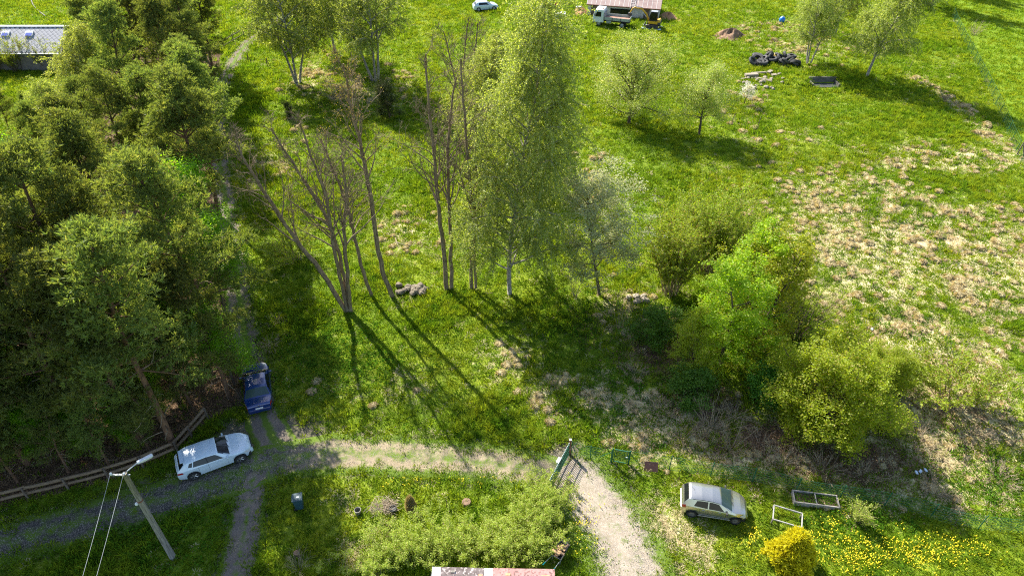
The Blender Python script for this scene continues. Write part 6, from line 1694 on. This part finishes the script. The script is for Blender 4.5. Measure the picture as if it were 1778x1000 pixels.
def trailer():
    x, y, z = at_ground(972, 33); t = thing('box_trailer', 'small trailer with a white flat cover on the far meadow', 'trailer', (x, y, z), -.1)
    mb = MB(); mb.box((0, 0, .62), (1.6, 1.2, .40)); mb.build('body', M['zinc'], t, False, .03)
    mb = MB(); mb.box((0, 0, .86), (1.7, 1.3, .07)); mb.build('cover', M['white_box'], t, False, .02)
    for s in (1, -1):
        mb = MB(); mb.lathe([(.001, -.08), (.28, -.08), (.30, 0), (.28, .08), (.001, .08)], 16, 0, 'y', (.25, s * .68, .30)); mb.build('wheel', M['rubber'], t)
    mb = MB(); mb.tube([(.8, 0, .5), (2.0, 0, .42)], .05, 6); mb.build('drawbar', M['chassis'], t)
trailer()
def mower():
    x, y, z = at_ground(960, 13); t = thing('ride_on_mower', 'red ride on mower parked on the far meadow', 'mower', (x, y, z), .5)
    mb = MB(); mb.prism([(-.1, .35), (.85, .35), (.90, .6), (.6, .85), (-.05, .88)], -.30, .30); mb.build('bonnet', M['red_plastic'], t, False, .08)
    mb = MB(); mb.prism([(-.9, .35), (-.1, .35), (-.1, .5), (-.45, .55), (-.5, .95), (-.75, .95), (-.8, .55), (-.9, .55)], -.28, .28); mb.build('seat', M['black_trim'], t, False, .04)
    mb = MB(); mb.box((0, 0, .22), (1.0, 1.1, .14)); mb.build('deck', M['chassis'], t, False, .03)
    mb = MB(); mb.tube([(-.05, 0, .8), (-.22, 0, 1.02)], .03, 6); mb.lathe([(.14, 0), (.17, .02), (.14, .04)], 12, 0, 'z', (-.24, 0, 1.02)); mb.build('steering_wheel', M['black_trim'], t)
    for xx, r in ((.6, .22), (-.6, .30)):
        for s in (1, -1):
            mb = MB(); mb.lathe([(.001, -.08), (r * .95, -.08), (r, 0), (r * .95, .08), (.001, .08)], 14, 0, 'y', (xx, s * .45, r)); mb.build('wheel', M['rubber'], t)
mower()
one('water_barrel', 'dark blue barrel at the top edge beside the red mower', 'barrel', 953, 7, lambda m: m.lathe([(.001, 0), (.36, 0), (.42, .3), (.42, .7), (.36, 1.0), (.001, 1.0)], 16), [M['bin']], smooth=True, part='shell')
one('white_slab', 'white flat panel on the grass left of the long shed', 'panel', 1005, 17, lambda m: m.box((0, 0, .35), (1.0, .8, .12)), [M['white_box']], bevel=.02, part='sheet')
def farcar():
    sh2 = CarShape(4.1, 1.72, [(0, .80), (.1, 1.0), (.5, 1.38), (.8, 1.45), (2.2, 1.42), (2.95, 1.02), (3.6, .92), (4.0, .70), (4.1, .5)], [(0, .9), (2, .93), (3.6, .80), (4.1, .48)], (.75, 3.3), .30)
    x, y = g2(843, 17)
    build_car('hatchback_car', 'white car on the far meadow half hidden behind the top of the tallest birch', sh2, M['white_paint_sky_tint'], (x, y, hz(x, y) + .02), .25, 0, M['zinc'], None,
              [('windscreen', [(2.25, 3.12), (2.9, 2.75), (2.9, 7.25), (2.25, 6.88)], M['glass'], False, .008), ('rear_window', [(.14, 3.0), (.46, 3.3), (.46, 6.7), (.14, 7.0)], M['glass'], False, .008),
               ('side_window', [(.75, 2.15), (2.5, 2.12), (2.1, 2.88), (.9, 2.86)], M['glass'], True, .008)], [('headlight', [(3.55, 1.5), (3.95, 1.4), (3.9, 2.6), (3.6, 2.02)], M['lamp_clear'])], lambda t, p, s: None)
farcar()
one('fallen_branch', 'pale fallen branch on the grass left of the wide fruit tree', 'branch', 1004, 186, lambda m: m.tube([(-1.4, 0, .12), (0, .1, .22), (1.6, -.1, .10)], [.12, .11, .05], 7), [M['twig']], part='wood')
one('fallen_branch', 'forked dead branch in the straw behind the catkin tree', 'branch', 690, 425, lambda m: (m.tube([(-.3, 1.1, .05), (-.1, .2, .18), (.2, -.4, .05)], [.03, .05, .03], 5), m.tube([(-.1, .2, .18), (.9, -.3, .1), (1.4, -.9, .05)], [.045, .03, .015], 5), m.tube([(-.1, .2, .18), (-.7, -.2, .05)], [.04, .015], 5)), [M['twig']], part='wood')
def hose():
    P = np.array([[*g2(px, py), 0] for px, py in ((48, -25), (54, -5), (57, 8), (66, 20), (80, 31))]); P[:, 2] = [hz(p[0], p[1]) + .12 for p in P]
    P = smooth_line3(P, 8); o = P[0].copy(); t = thing('garden_hose', 'dark thick hose curving over the lawn above the grey house', 'hose', o)
    mb = MB(); mb.tube(P - o, .10, 7); mb.build('pipe', M['hose'], t, True)
hose()
for px, py in ((1513, 573), (1590, 822), (1597, 820), (1606, 818)):
    one('paper_scrap', 'small white scrap of rubbish on the dry meadow grass' if py < 700 else 'small pale scrap of rubbish in the litter of the dry bank', 'rubbish', px, py, lambda m: m.box((0, 0, .14), (.22, .15, .05), rot=Matrix.Rotation(.3, 3, 'X')), [M['white_box'] if py < 700 else M['pale_blue']], None if py < 700 else 'rubbish on the bank', rg.uniform(0, 3), part='sheet')
